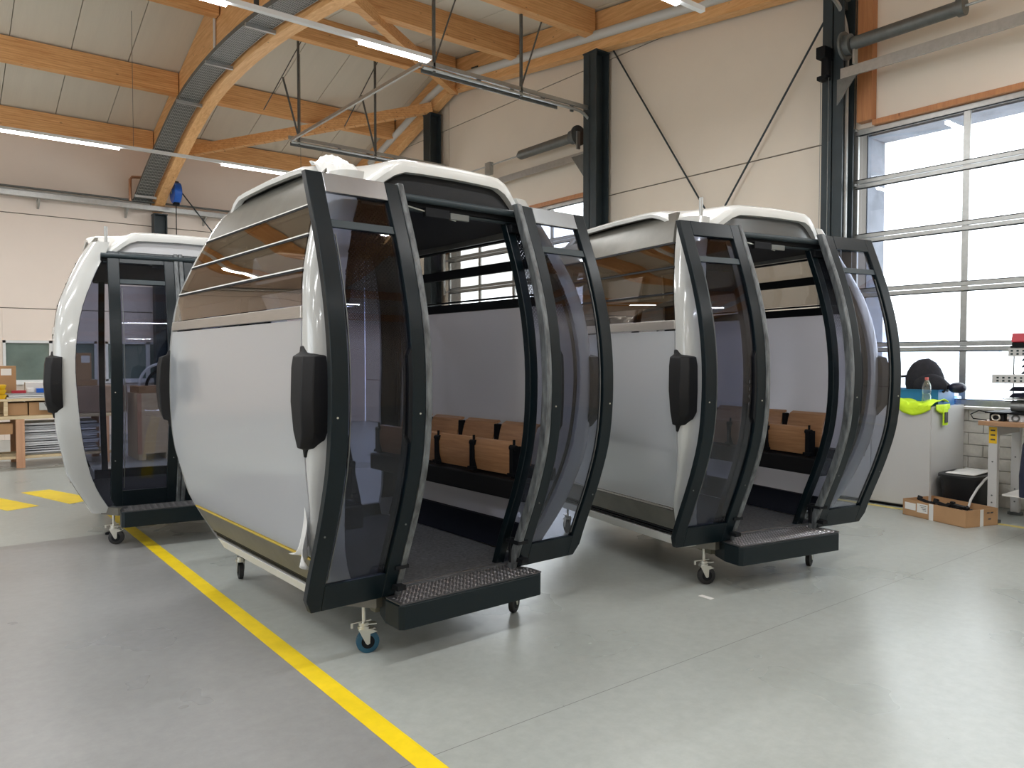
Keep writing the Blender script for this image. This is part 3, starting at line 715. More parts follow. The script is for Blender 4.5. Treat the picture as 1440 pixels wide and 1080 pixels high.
def make_cabin(loc, rz, closed, label, filmL=True, blue=False, seats=True):
    po = .085 if closed else 0.
    root = empty('gondola_cabin', loc, rz); tag(root, label, 'cabin', 'gondola cabins on castors')
    # --- roof
    N, K = 72, 14
    mb = MB(); rings = []
    for k in range(K + 1):
        s_ = (k / K) ** .6
        rings.append([(outline(2 * PI * i / N)[0] * s_, outline(2 * PI * i / N)[1] * s_) for i in range(N)])
    base = []
    for k, rg in enumerate(rings):
        for (x, y) in rg:
            a = .018 if k == K else (.004 if k == K - 1 else 0)
            mb.v.append((x, y, rooftop(x, y) - a))
    edge = rings[-1]
    for dz, sc_ in ((-.04, 1.008), (-.078, 1.0), (-.078, .955), (-.03, .94)):
        for (x, y) in edge: mb.v.append((x * sc_, y * sc_, rooftop(x, y) + dz * (1 if abs(y) / RHY > abs(x) / RHX else .6)))
    for k in range(K + 4):
        for i in range(N):
            j = (i + 1) % N; mb.f.append((k * N + i, k * N + j, (k + 1) * N + j, (k + 1) * N + i))
    mb.build('roof_shell', 'roof_white', root, smooth=True)
    MB().cyl((-.02, -.86, 2.60), (-.02, -.86, 2.83), .012, 10).build('roof_bolt', 'galvanised', root) if False else None
    if not filmL: MB().cyl((-.55, -.88, 2.52), (-.55, -.88, 2.74), .014, 10).build('roof_bolt', 'galvanised', root, smooth=True)
    # corner covers below the roof corners
    for sx in (-1, 1):
        for sy in (-1, 1):
            # door-side hood panel is below; here the shell pillar
            secs = []
            for z in zrange(.275, 2.60, 30):
                ax, ay = EXt(z) - .003, SYt(z) + (.010 if sy < 0 else -.040)
                zz = min(z, 2.52); bx, by = PXt(zz), -FY(zz) if z < 2.52 else -FY(2.52) - (z - 2.52) * .25
                if z >= 2.52: bx = PXt(2.52) - (z - 2.52) * .3
                ay = min(ay, by - .05)
                o_, i_ = [], []
                for q in range(11):
                    c_, s2_ = math.cos(q / 10 * PI / 2) ** .74, math.sin(q / 10 * PI / 2) ** .74
                    if q == 10: c_ = 0.
                    o_.append((sx * (bx + (ax - bx) * c_), sy * (ay + (by - ay) * s2_), z))
                    i_.append((sx * (bx + (ax - .028 - bx) * c_), sy * (ay + (by - .028 - ay) * s2_), z))
                secs.append(o_ + i_[::-1])
            pl = MB().strip(secs).build('corner_pillar', 'white_gloss', root, smooth=True)
            secs = []
            for z in zrange(.46, 2.44, 24):
                ax, bx, by = EXt(z) - .040, PXt(z) - .004, -FY(z) - .036; ay = min(SYt(z) - .03, by - .05)
                o_, i_ = [], []
                for q in range(8):
                    c_, s2_ = max(0, math.cos(q / 7 * PI / 2)) ** .7, math.sin(q / 7 * PI / 2) ** .7
                    if q == 7: c_ = 0.
                    o_.append((sx * (bx + (ax - bx) * c_), sy * (ay + (by - ay) * s2_), z))
                    i_.append((sx * (bx + (ax - .02 - bx) * c_), sy * (ay + (by - .02 - ay) * s2_), z))
                secs.append(o_ + i_[::-1])
            MB().strip(secs).build('pillar_lining', 'black_matte', root, smooth=True)
            # black bumper block wrapped round the corner
            bsecs = []
            for z, o, fq in ((1.125, .008, .12), (1.165, .012, .30), (1.175, .04, .36), (1.26, .055, 1.), (1.40, .062, 1.), (1.56, .055, 1.), (1.615, .046, .92), (1.635, .012, .35), (1.665, .008, .15)):
                ym = SYt(z) - .012
                yq = ym + .03 + (-FY(z) - ym - .03) * fq
                ex = EXt(z)
                bsecs.append([(sx * (ex - .01), sy * ym, z), (sx * (ex + o), sy * (ym + .02), z), (sx * (ex + o - .006), sy * (yq - .01), z), (sx * (ex + o - .05), sy * (yq + o * .5), z), (sx * (ex - .07), sy * (yq + o * .4), z), (sx * (ex - .07), sy * ym, z)])
            bp = MB().strip(bsecs).build('corner_bumper', 'black_plastic', root, smooth=True, bevel=.005)
    # --- end faces
    for sx in (-1, 1):
        endbar(sx, .275, .345, .05, .004).build('bottom_trim', 'trim_white', root, bevel=.003)
        endbar(sx, .36, .375, .03, -.006).build('drain_groove', 'black_matte', root)
        endbar(sx, .385, .40, .03, -.002).build('groove_lip', 'black_matte', root)
        endbar(sx, .405, .56 if sx < 0 else .455, .03, .0).build('end_sill', 'sill_grey', root, smooth=True)
        if sx < 0: endbar(sx, .566, .580, .03, .006).build('sill_lip', 'trim_yellow' if filmL else 'brushed', root)
        endbar(sx, .585 if sx < 0 else .46, 1.79 if sx < 0 else 1.972, .014, .0, lambda z: SYt(z) - .012, 20).build('end_film', 'film_white', root, smooth=True)
        if sx < 0: endbar(sx, 1.80, 1.86, .03, .008).build('end_rail', 'brushed', root, bevel=.003)
        for (a, b_) in ((1.866, 2.036), (2.052, 2.222), (2.238, 2.402)):
            if sx > 0 and a < 1.9: continue
            endbar(sx, a, b_, .008, .0, lambda z: SYt(z) - .012, 4).build('end_pane', 'pane_smoked', root, smooth=True)
        for z in (2.044, 2.230, 2.410):
            endbar(sx, z - .009, z + .003, .035, .002).build('glazing_bar', 'black_matte', root)
            if sx < 0 and filmL: endbar(sx, z + .003, z + .010, .012, .006).build('bar_lip', 'trim_white', root)
        for z in (1.99, 2.235):      # wide black bars inside
            MB().strip([[(sx * (EXt(q) - .045), -SYt(q) + .02, q), (sx * (EXt(q) - .045), SYt(q) - .02, q), (sx * (EXt(q) - .075), SYt(q) - .02, q), (sx * (EXt(q) - .075), -SYt(q) + .02, q)] for q in (z - .03, z + .03)]).build('inner_bar', 'black_matte', root)
        # top panel under the roof hood
        MB().strip([[(sx * (EXt(z) - .004), -SYt(z) + .02, z), (sx * (EXt(z) - .004), SYt(z) - .02, z), (sx * (EXt(z) - .03), SYt(z) - .02, z), (sx * (EXt(z) - .03), -SYt(z) + .02, z)] for z in (2.418, 2.50, 2.56, 2.62, 2.66)]).build('hood_panel', 'sill_grey', root, smooth=True)
        # inside kick board
        kb = lambda z: min(SYt(z), -FY(z) - .05) - .06
        MB().strip([[(sx * (EXt(z) - .05), -kb(z), z), (sx * (EXt(z) - .05), kb(z), z), (sx * (EXt(z) - .09), kb(z), z), (sx * (EXt(z) - .09), -kb(z), z)] for z in (.34, .40, .46, .50)]).build('kick_board', 'interior_dark', root)
    # --- front and back faces
    for sy in (1, -1):            # sy=1 front (negative y), -1 back
        for sx in (-1, 1):
            vbar(lambda z, sx=sx: sx * (max(PXt(z), .435 + po) + .004), sx * (.425 + po), FY, .33, 2.46, .007, 20, sy).build('side_pane', 'pane_tinted' if closed else 'pane_dotted', root, smooth=True)
            vbar(sx * (.445 + po), sx * (.385 + po), lambda z: FY(z) - .008, .31, 2.48, .05, 20, sy).build('door_post', 'frame_black', root, smooth=True, bevel=.004)
        if sy == -1:
            vbar(-.385, .385, FY, .40, 2.40, .007, 20, sy).build('back_pane', 'pane_tinted', root, smooth=True)
            hbar(-.60, .60, FY, .30, .42, .05, sy).build('back_sill', 'frame_black', root)
        # hood panel: dark, arched top edge under the white rim
        poly_t = [(-.60 + i * 1.20 / 28) for i in range(29)]
        bot = 2.49
        def yo(x): return RHY * (1 - (abs(x) / RHX) ** 4.6) ** (1 / 4.6) * .955
        def ht(x): return max(2.50, rooftop(x, yo(x) / .955) - .05)
        secs = [[(x, -sy * yo(x), ht(x)), (x, -sy * (yo(x) + .02), bot), (x, -sy * (yo(x) - .02), bot), (x, -sy * (yo(x) - .03), ht(x))] for x in poly_t]
        MB().strip(secs).build('hood_panel', 'hood_sheen_light' if closed else ('hood_panel' if filmL else 'hood_sheen_mid'), root, smooth=True)
        hbar(-.60, .60, lambda z: -1.02, 2.43, 2.495, .10, sy).build('header', 'black_matte', root, bevel=.006)
        MB().cyl((-.60, sy * -1.045, 2.475), (.60, sy * -1.045, 2.475), .020, 12).build('header_tube', 'steel_dark', root, smooth=True)
        MB().cyl((-.58, sy * -1.00, 2.425), (.58, sy * -1.00, 2.425), .012, 10).build('door_rail', 'steel_dark', root, smooth=True)
    MB().box((.02, -1.045, 2.405), (.13, .02, .036)).build('latch_plate', 'steel_grey', root, bevel=.003)
    MB().box((-.13, -1.04, 2.41), (.16, .03, .05)).build('latch_motor', 'black_matte', root, bevel=.003)
    MB().cyl((-.40, -1.045, 2.44), (.0, -1.04, 2.385), .004, 6).build('pull_cable', 'zinc', root)
    MB().box((.44, -1.03, 2.385), (.10, .06, .05)).build('roller_carriage', 'black_matte', root, bevel=.006)
    for z in (() if closed else (1.45, 1.40, 1.35, 1.30)):
        MB().cyl((-.425, FY(z) - .012, z), (-.425, FY(z) - .028, z), .017, 18).build('call_button', 'button_grey', root, smooth=True)
    # --- floor, ceiling
    fl = [(-.62, -.85), (-.50, -1.0), (.50, -1.0), (.62, -.85), (.66, 0), (.62, .85), (.50, 1.0), (-.50, 1.0), (-.62, .85), (-.66, 0)]
    MB().prism(fl, 'Z', .26, .325).build('floor_pan', 'sill_grey', root)
    MB().prism([(x * .99, y * .98) for x, y in fl], 'Z', .325, .335).build('floor_carpet', 'carpet', root)
    MB().prism([(x * 1.0, y * 1.0) for x, y in fl], 'Z', 2.43, 2.45).build('ceiling_board', 'interior_dark', root)
    MB().box((.30, -.55, 2.30), (.05, .05, .26)).build('speaker_arm', 'black_matte', root) if False else None
    # --- benches
    if seats:
        for sx in (-1, 1):
            X0 = .60
            MB().b2(sx * .56, sx * .72, -.98, .98, .70, .83).build('bench_beam', 'black_plastic', root, bevel=.012)
            MB().b2(sx * .70, sx * .82, -1.0, 1.0, .82, .90).build('bench_beam', 'black_plastic', root, bevel=.01)
            for k in range(4):
                yc = -.645 + k * .43
                bk_ = MB(); prof = [(.74, .88), (.755, 1.0), (.78, 1.11), (.80, 1.155), (.835, 1.172), (.845, 1.160), (.812, 1.142), (.795, 1.10), (.770, 1.0), (.755, .88)]
                bk_.prism([(sx * a, b) for a, b in prof], 'Y', yc - .18, yc + .18)
                # prism on Y keeps (x, z)
                bk_.build('seat_back', 'seat_wood', root, smooth=True, bevel=.003)
                se = MB(); prof = [(.60, .85), (.578, .93), (.572, 1.02), (.585, 1.065), (.60, 1.072), (.602, 1.058), (.588, 1.02), (.594, .93), (.614, .855)]
                se.prism([(sx * a, b) for a, b in prof], 'Y', yc - .208, yc + .208)
                se.build('folding_seat', 'seat_wood', root, smooth=True, bevel=.003)
            for k in range(5):
                yc = -.86 + k * .43
                hb = MB(); hb.box((sx * .60, yc, .94), (.07, .022, .20)); hb.cyl((sx * .575, yc - .028, 1.035), (sx * .575, yc + .028, 1.035), .018, 12); hb.box((sx * .565, yc, .95), (.02, .034, .17)); hb.box((sx * .565, yc, .862), (.03, .07, .02)); hb.cyl((sx * .58, yc, 1.04), (sx * .58, yc, 1.085), .009, 8)
                hb.build('seat_bracket', 'black_matte', root)
                if 0 < k < 4: MB().box((sx * .79, yc, 1.03), (.04, .045, .24)).build('back_bracket', 'black_matte', root, bevel=.006)
    # --- step
    stp = MB(); P = [(-.49, -1.215), (-.465, -1.235), (.475, -1.235), (.50, -1.205), (.50, -1.13), (.44, -.93), (-.44, -.93), (-.49, -1.08)]
    stp.prism(P, 'Z', .195, .325)
    st = stp.build('entry_step', 'step_black', root, bevel=.006)
    MB().prism([(x * .985, -1.222 if y < -1.2 else y) for x, y in P], 'Z', .325, .332).build('tread_plate', 'tread_dark', st)
    tb = MB(); sdir = 1
    for i in range(38):
        for j in range(17):
            x_ = -.458 + i * .0245 + (j % 2) * .0122; y_ = -1.210 + j * .0165
            if abs(x_) > (.475 if y_ < -1.1 else .43): continue
            a = (.62 if (i + j) % 2 else -.62)
            R = Matrix.Rotation(a, 3, 'Z')
            vs = [R @ Vector(q) + Vector((x_, y_, .332)) for q in ((-.0115, 0, 0), (0, -.0038, 0), (.0115, 0, 0), (0, .0038, 0), (0, 0, .003))]
            tb.add(vs, [(0, 1, 4), (1, 2, 4), (2, 3, 4), (3, 0, 4)])
    tag(tb.build('tread_lug', 'tread_metal', st), kind='stuff')
    MB().b2(-.42, .42, -.945, -.93, .333, .341).build('threshold_bar', 'tread_metal', st)
    # --- underframe and castors
    MB().b2(-.45, .48, -.90, -.84, .20, .262).build('cross_member', 'olive_metal', root)
    MB().b2(-.45, .48, .84, .90, .20, .262).build('cross_member', 'olive_metal', root)
    MB().b2(-.40, -.34, -1.0, 1.0, .19, .262).build('long_member', 'olive_metal', root)
    MB().b2(.34, .40, -1.0, 1.0, .19, .262).build('long_member', 'olive_metal', root)
    for ix, (cx, cy, ang) in enumerate(((-.51, -.92, -.35), (.53, -.92, .5), (-.54, .92, 1.35), (.53, .92, .2))):
        ca = empty('castor', (cx, cy, 0), ang); ca.parent = root
        tyre = 'tyre_blue' if (ix == 0 and filmL == 'first') else 'tyre_black'
        MB().tube([(0, -.018, .0625), (0, -.014, .0625), (0, .014, .0625), (0, .018, .0625)], [.054, .0625, .0625, .054], 28).build('tyre', tyre, ca, smooth=True)
        MB().cyl((0, -.02, .0625), (0, .02, .0625), .036, 20).build('hub', 'black_matte', ca, smooth=True)
        fk = MB()
        for s_ in (-1, 1):
            fk.prism([(-.052, .135), (.03, .128), (.052, .118), (.012, .108), (.010, .055), (-.002, .048), (-.012, .055)], 'Y', s_ * .024 - .0015, s_ * .024 + .0015)
        fk.b2(-.052, .03, -.026, .026, .130, .136)
        fk.build('fork', 'zinc', ca, bevel=.001)
        MB().tube([(-.02, 0, .136), (-.02, 0, .150), (-.02, 0, .151), (-.02, 0, .168)], [.034, .034, .028, .028], 18).build('swivel_head', 'zinc', ca, smooth=True)
        MB().box((.005, 0, .160), (.085, .040, .006)).build('mount_plate', 'zinc', ca)
        MB().bar((-.09, 0, .168), (.02, .01, .176), .016, .005).build('brake_lever', 'zinc', ca)
        MB().box((-.085, 0, .155), (.012, .014, .028)).build('lever_foot', 'zinc', ca)
        MB().cyl((-.02, 0, .168), (-.02, 0, .262), .011, 12).build('stem', 'zinc', ca, smooth=True)
    # --- doors
    if closed:
        make_leaf(root, -.277, -1, True, False); make_leaf(root, .277, 1, True, False)
    else:
        make_leaf(root, -.665, -1, False, bool(filmL)); make_leaf(root, .665, 1, False, bool(filmL))
        for sx in (-1, 1):       # guide arms at the foot of the opening
            ga = MB(); ga.cyl((sx * .40, -1.05, .37), (sx * .40, -1.05, .52), .016, 10); ga.cyl((sx * .43, -1.02, .36), (sx * .43, -1.02, .47), .022, 10); ga.box((sx * .42, -1.08, .50), (.08, .12, .02)); ga.box((sx * .43, -1.10, .39), (.05, .10, .025))
            ga.build('guide_arm', 'black_matte', root)
    return root

def cab_loc(ox, oy, a):
    a = math.radians(a); v = (math.sin(a), math.cos(a)); u = (math.cos(a), -math.sin(a))
    return (ox + u[0] * .51 + v[0] * .92, oy + u[1] * .51 + v[1] * .92, 0), -a
l1, r1 = cab_loc(1.910, 3.727, -1.53); l2, r2 = cab_loc(4.404, 3.387, 10.5); l3, r3 = cab_loc(1.331, 7.275, 7.0)
cab1 = make_cabin(l1, r1, False, 'nearest gondola cabin, doors open, blue front castor beside the yellow line', 'first')
cab2 = make_cabin(l2, r2, False, 'gondola cabin with open doors in front of the big sectional window door', False)
cab3 = make_cabin(l3, r3, True, 'gondola cabin with closed doors at the left rear by the racking', False, seats=False)
# loose corner of the protective film on the first cabin
pf = MB()
def peel(u, v):
    y = -1.06 + .20 * u; z = .60 + .27 * v * (1 - u) ** 1.3
    return (-(EXt(z) + .012 + .04 * math.sin(7 * u + 5 * v) * (1 - v) + .03 * (1 - v)), y, z - .05 * (1 - v) * (1 - u))
pf.grid(peel, 14, 12); pf.build('loose_film_corner', 'plastic_wrap', cab1, smooth=True, solid=.002)
# crumpled wrap on the roof edge of the first cabin
wr_ = MB()
def crumple(u, v):
    x = -.66 + .17 * u; y = -.86 + .30 * v
    return (x, y, rooftop(x, y) + .02 + .06 * math.sin(PI * u) * math.sin(PI * v) ** .6 + .018 * math.sin(17 * u + 9 * v))
wr_.grid(crumple, 12, 14); wr_.build('roof_wrap', 'plastic_wrap', cab1, smooth=True, solid=.002)

# ------------------------------------------------------------------ floor markings
def mark(name, poly, mat, label, group=None):
    return one(name, MB().prism(poly, 'Z', .0008, .0022), mat, label, 'floor marking', group)
mark('floor_line', [(1.51, -5), (1.61, -5), (1.61, 9.0), (1.51, 9.0)], 'paint_yellow', 'long yellow painted line running under the left cabins')
mark('floor_line', [(8.22, -2), (8.30, -2), (8.30, 9.0), (8.22, 9.0)], 'paint_yellow_old', 'worn yellow line along the foot of the grey cabinet and carton')
mark('floor_stripe', [(.95, 10.79), (1.25, 10.84), (1.60, 9.78), (1.30, 9.62)], 'paint_yellow', 'slanted yellow hatch stripe nearest the closed cabin', 'yellow hatch stripes')
mark('floor_stripe', [(.30, 10.75), (.62, 10.80), (1.02, 9.70), (.72, 9.58)], 'paint_yellow', 'slanted yellow hatch stripe cut by the left picture edge', 'yellow hatch stripes')

# ------------------------------------------------------------------ racking and stock at the left rear
rk = empty('timber_rack', (1.2, 13.3, 0)); tag(rk, 'low timber rack with plywood posts holding sheet metal at far left', 'rack')
def rb(n, x0, x1, y0, y1, z0, z1, mat): return MB().b2(x0 - 1.2, x1 - 1.2, y0 - 13.3, y1 - 13.3, z0, z1).build(n, mat, rk, bevel=.004)
for x_ in (-.35, 1.12, 2.24):
    rb('post', x_, x_ + .11, 13.25, 13.32, .0, .72, 'post_ply'); rb('post', x_, x_ + .11, 14.1, 14.17, .0, .72, 'post_ply')
for y_ in (13.32, 13.72, 14.0): rb('bottom_board', -.6, 2.4, y_, y_ + .1, .13, .17, 'plank')
for y_ in (13.24, 13.42, 13.60, 13.78, 13.96, 14.12): rb('top_board', -.6, 2.42, y_, y_ + .15, .72, .77, 'plank')
for x_ in (1.23, -.24):
    for i in range(14):
        w_ = .98 + random.uniform(-.03, .03)
        one('metal_sheet', MB().b2(x_ + random.uniform(-.01, .02), x_ + w_, 13.36 + random.uniform(-.03, .04), 14.05, .175 + i * .034, .175 + i * .034 + random.uniform(.016, .031)),
            'sheet_metal' if i % 3 else 'sheet_edge', 'grey metal sheet in the stack %s of the rack' % ('right of the reddish post' if x_ > 0 else 'at the left end'), 'sheet', 'metal sheets in the rack %s bay' % ('right' if x_ > 0 else 'left'))
one('cardboard_box', MB().b2(.6, 1.09, 13.34, 13.7, .50, .66), 'cardboard', 'small cardboard box lying on sheets left of the reddish post', 'box')
# upper pallet with drawers
one('drawer_box', MB().b2(1.30, 1.70, 13.35, 13.9, .772, .96), 'cardboard', 'flat cardboard tray under the work top, behind the white label', 'box')
dr = one('storage_box', MB().b2(1.42, 1.76, 13.24, 13.28, .845, .96), 'grey_plastic', 'grey label board with yellow mark under the work top', 'box')
def text(body, size, loc, rot, mat, parent, name='lettering', ext=.0005):
    cu = bpy.data.curves.new(name, 'FONT'); cu.body = body; cu.size = size; cu.extrude = ext; cu.align_x = 'CENTER'; cu.align_y = 'CENTER'
    cu.materials.append(M[mat]); t_ = bpy.data.objects.new(name, cu); COL.objects.link(t_); bpy.context.view_layer.update()
    me = bpy.data.meshes.new_from_object(t_.evaluated_get(bpy.context.evaluated_depsgraph_get())); bpy.data.objects.remove(t_)
    if not me.materials: me.materials.append(M[mat])
    o = bpy.data.objects.new(name, me); COL.objects.link(o); o.parent = parent; o.location = loc; o.rotation_euler = rot; return o
text('WAGO', .075, (1.60, 13.236, .925), (PI / 2, 0, 0), 'print_dark', dr)
MB().b2(1.53, 1.66, 13.232, 13.239, .872, .888).build('yellow_strip', 'yellow_plastic', dr)
for i, (x0, x1) in enumerate(((.55, 1.25),)):
    one('cardboard_box', MB().b2(1.02, 1.28, 13.36, 13.9, .775, .955), 'cardboard', 'brown carton under the work top at far left', 'box')
tp = empty('trestle_table', (1.2, 13.6, 0)); tag(tp, 'rough timber work top standing on the rack at far left', 'table')
MB().b2(-1.8, .58, -.32, .5, .985, 1.02).build('top_board', 'plank', tp, bevel=.004)
for x_ in (-.55, -.22, .52): MB().b2(x_, x_ + .05, -.30, -.25, .772, .985).build('leg', 'plank', tp)
for x_ in (-.55, -.22, .52): MB().b2(x_, x_ + .05, .40, .45, .772, .985).build('leg', 'plank', tp)
bx = one('cardboard_box', MB().b2(.30, 1.18, 13.75, 14.1, 1.022, 1.50), 'cardboard', 'tall cardboard box with white label before the office window', 'box', bevel=.004)
MB().b2(.985, 1.12, 13.742, 13.749, 1.36, 1.46).build('shipping_label', 'paper', bx)
text('FRAGILE', .03, (1.05, 13.74, 1.42), (PI / 2, 0, 0), 'print_dark', bx) if False else None
for i in range(3):
    one('parts_bin', MB().add([(.78, 13.36, 1.022 + i * .07), (1.0, 13.36, 1.022 + i * .07), (1.0, 13.62, 1.022 + i * .07), (.78, 13.62, 1.022 + i * .07), (.76, 13.32, 1.085 + i * .07), (1.02, 13.32, 1.085 + i * .07), (1.02, 13.64, 1.085 + i * .07), (.76, 13.64, 1.085 + i * .07)],
        [(0, 1, 2, 3), (0, 1, 5, 4), (1, 2, 6, 5), (2, 3, 7, 6), (3, 0, 4, 7)]), 'yellow_plastic', 'yellow plastic parts bin, %s of the stack at the left edge' % ('bottom', 'middle', 'top')[i], 'bin', 'yellow bins', solid=.006)
one('red_case', MB().b2(1.10, 1.28, 13.5, 13.62, 1.095, 1.135), 'red_paint', 'small red case on the flat panels beside the tall carton', 'case')
for i, (x0, x1, z_, mt) in enumerate(((1.02, 1.72, 1.024, 'sheet_metal'), (1.05, 1.76, 1.050, 'white_enamel'), (1.0, 1.74, 1.074, 'sheet_edge'))):
    one('flat_panel', MB().b2(x0, x1, 13.34 + i * .05, 13.7, z_, z_ + .018), mt, 'flat %s panel lying on the timber work top' % ('grey', 'white', 'dark')[i], 'panel')
tb_ = one('tool_box', MB().b2(1.42, 1.76, 13.55, 13.68, 1.094, 1.16), 'blue_box', 'small blue tool tray on the flat panels', 'tray', bevel=.008)
one('folded_cloth', MB().b2(1.30, 1.40, 13.6, 13.7, 1.094, 1.17), 'paper', 'white folded cloth beside the blue tool tray', 'cloth', bevel=.015)
one('paper_stack', MB().b2(1.30, 1.74, 13.80, 13.98, 1.022, 1.25), 'paper', 'white paper carton behind the blue tool tray', 'box', bevel=.008)

# stock seen through the glazing of the closed cabin
one('wrapped_carton', MB().b2(1.86, 2.62, 13.3, 13.95, .772, 1.19), 'carton_wrapped', 'long carton in clear wrap on the rack behind the closed cabin', 'box', bevel=.012)
bx = one('cardboard_box', MB().b2(1.84, 2.22, 13.4, 13.85, 1.192, 1.28), 'cardboard', 'flat cardboard box on the wrapped carton behind the closed cabin', 'box', bevel=.004)
bx = one('cardboard_box', MB().b2(1.80, 2.14, 13.4, 13.85, 1.282, 1.70), 'cardboard', 'upright labelled cardboard box seen through the closed cabin glazing', 'box', bevel=.004)
MB().b2(2.0, 2.12, 13.392, 13.399, 1.55, 1.66).build('shipping_label', 'paper', bx)
cr_ = empty('plywood_crate', (3.0, 13.5, 0)); tag(cr_, 'tall plywood crate seen through the closed cabin door', 'crate')
MB().b2(-.26, .24, -.4, .4, .10, 1.06).build('body', 'ply', cr_)
for x_ in (-.28, .20): MB().b2(x_, x_ + .06, -.425, -.4, .10, 1.06).build('batten', 'post_ply', cr_)
for x_ in (-.26, .14): MB().b2(x_, x_ + .1, -.4, .4, 0, .10).build('foot', 'plank', cr_)
one('steel_post', MB().b2(3.275, 3.345, 13.15, 13.22, 0, 1.06), 'steel_grey', 'grey steel post standing right of the plywood crate', 'post')
one('cardboard_box', MB().b2(3.36, 4.0, 13.15, 13.85, .0, 1.0), 'cardboard', 'big upright cardboard box on the floor right of the plywood crate', 'box', bevel=.005)
one('cardboard_box', MB().b2(2.76, 3.22, 13.15, 13.8, 1.062, 1.17), 'cardboard', 'flat cardboard box on the plywood crate', 'box', bevel=.004)
ar = empty('arched_part', (3.18, 13.4, 1.172)); tag(ar, 'white arched frame part leaning on the plywood crate', 'part')
for R_, nm, mt in ((.36, 'outer_arch', 'white_enamel'), (.25, 'inner_arch', 'black_matte')):
    MB().tube([(-R_ * math.cos(a), 0, R_ * math.sin(a)) for a in [i * PI / 2 / 12 for i in range(13)]], .022, 8).build(nm, mt, ar, smooth=True)
MB().b2(-.02, .02, -.02, .02, 0, .36).build('upright', 'white_enamel', ar)

# ------------------------------------------------------------------ right side: cabinet, bench, boxes
cb = empty('storage_cabinet', (8.36, 3.56, 0)); tag(cb, 'tall light grey steel cabinet under the hi-vis jacket', 'cabinet')
MB().b2(0, .80, 0, 1.26, .03, 1.10).build('body', 'cabinet_grey', cb, bevel=.004)
MB().b2(.02, .78, .02, 1.24, 0, .03).build('plinth', 'black_matte', cb)
for y_ in (.005, .635): MB().b2(-.018, -.002, y_, y_ + .62, .04, 1.09).build('door', 'cabinet_grey', cb, bevel=.003)
MB().b2(-.03, -.018, .70, .72, .52, .66).build('handle', 'black_matte', cb)
def crate(x0, x1, y0, y1, z0, z1, label):
    r = empty('blue_crate', (x0, y0, z0)); tag(r, label, 'crate'); t = .008; a, b_, h = x1 - x0, y1 - y0, z1 - z0
    MB().b2(0, a, 0, b_, 0, t).build('base', 'blue_crate', r)
    for q in ((0, a, 0, t), (0, a, b_ - t, b_), (0, t, t, b_ - t), (a - t, a, t, b_ - t)): MB().b2(*q, t, h).build('side', 'blue_crate', r)
    MB().add([(0 - .012, -.012, h), (a + .012, -.012, h), (a + .012, b_ + .012, h), (-.012, b_ + .012, h), (.01, .01, h), (a - .01, .01, h), (a - .01, b_ - .01, h), (.01, b_ - .01, h)],
             [(0, 1, 5, 4), (1, 2, 6, 5), (2, 3, 7, 6), (3, 0, 4, 7)]).build('rim', 'blue_crate', r, solid=.008)
crate(8.60, 9.0, 3.60, 4.22, 1.102, 1.27, 'blue open crate standing on the grey cabinet')
one('clear_box', MB().add([(8.55, 3.58, 1.102), (8.95, 3.58, 1.102), (8.95, 3.60 + .0, 1.102), (8.55, 3.60, 1.102)], [(0, 1, 2, 3)]), 'box_clear', 'x', 'box') if False else None
one('clear_box', MB().b2(9.02, 9.14, 3.58, 3.90, 1.102, 1.20), 'box_clear', 'translucent bluish box behind the blue crate', 'box', bevel=.01)
# backpack
bpk = empty('backpack', (8.82, 3.78, 1.275)); tag(bpk, 'black backpack lying in the blue crate on the cabinet', 'backpack')
def blob(parent, name, mat, c, rad, fn=None, n=18):
    m_ = MB()
    def f(u, v):
        th, ph = 2 * PI * u, PI * v; d = Vector((math.sin(ph) * math.cos(th), math.sin(ph) * math.sin(th), math.cos(ph)))
        k = fn(d) if fn else 1
        return (c[0] + rad[0] * d.x * k, c[1] + rad[1] * d.y * k, c[2] + rad[2] * d.z * k)
    m_.grid(f, n, n // 2); return m_.build(name, mat, parent, smooth=True)
blob(bpk, 'body', 'fabric_black', (0, 0.02, .08), (.13, .27, .235), lambda d: 1 + .12 * math.sin(3 * d.y + 1) - (.25 * max(0, -d.y) if d.z > 0 else 0))
blob(bpk, 'front_pocket', 'fabric_black', (-.10, -.04, .04), (.08, .18, .13))
MB().tube([(-.05, .22, .14), (-.05, .33, .13), (-.05, .40, .05), (-.05, .38, -.02), (-.05, .30, -.04)], .014, 8).build('shoulder_strap', 'fabric_black', bpk, smooth=True)
MB().tube([(-.02, .05, .27), (-.02, .10, .31), (-.02, .17, .28)], .010, 8).build('top_handle', 'fabric_black', bpk, smooth=True)
blob(bpk, 'side_flap', 'tray_navy', (0, -.28, .02), (.08, .09, .06))
# bottle
bo = empty('water_bottle', (8.46, 3.66, 1.135)); tag(bo, 'clear plastic water bottle with reddish cap on the hi-vis jacket', 'bottle')
MB().tube([(0, 0, 0), (0, 0, .01), (0, 0, .07), (0, 0, .085), (0, 0, .10), (0, 0, .15), (0, 0, .185), (0, 0, .21), (0, 0, .222)], [.030, .040, .042, .036, .042, .042, .032, .016, .013], 18).build('body', 'pet_clear', bo, smooth=True)
MB().cyl((0, 0, .215), (0, 0, .24), .016, 14).build('cap', 'bottle_red', bo)
bo.scale = (1.1, 1.1, 1.15)
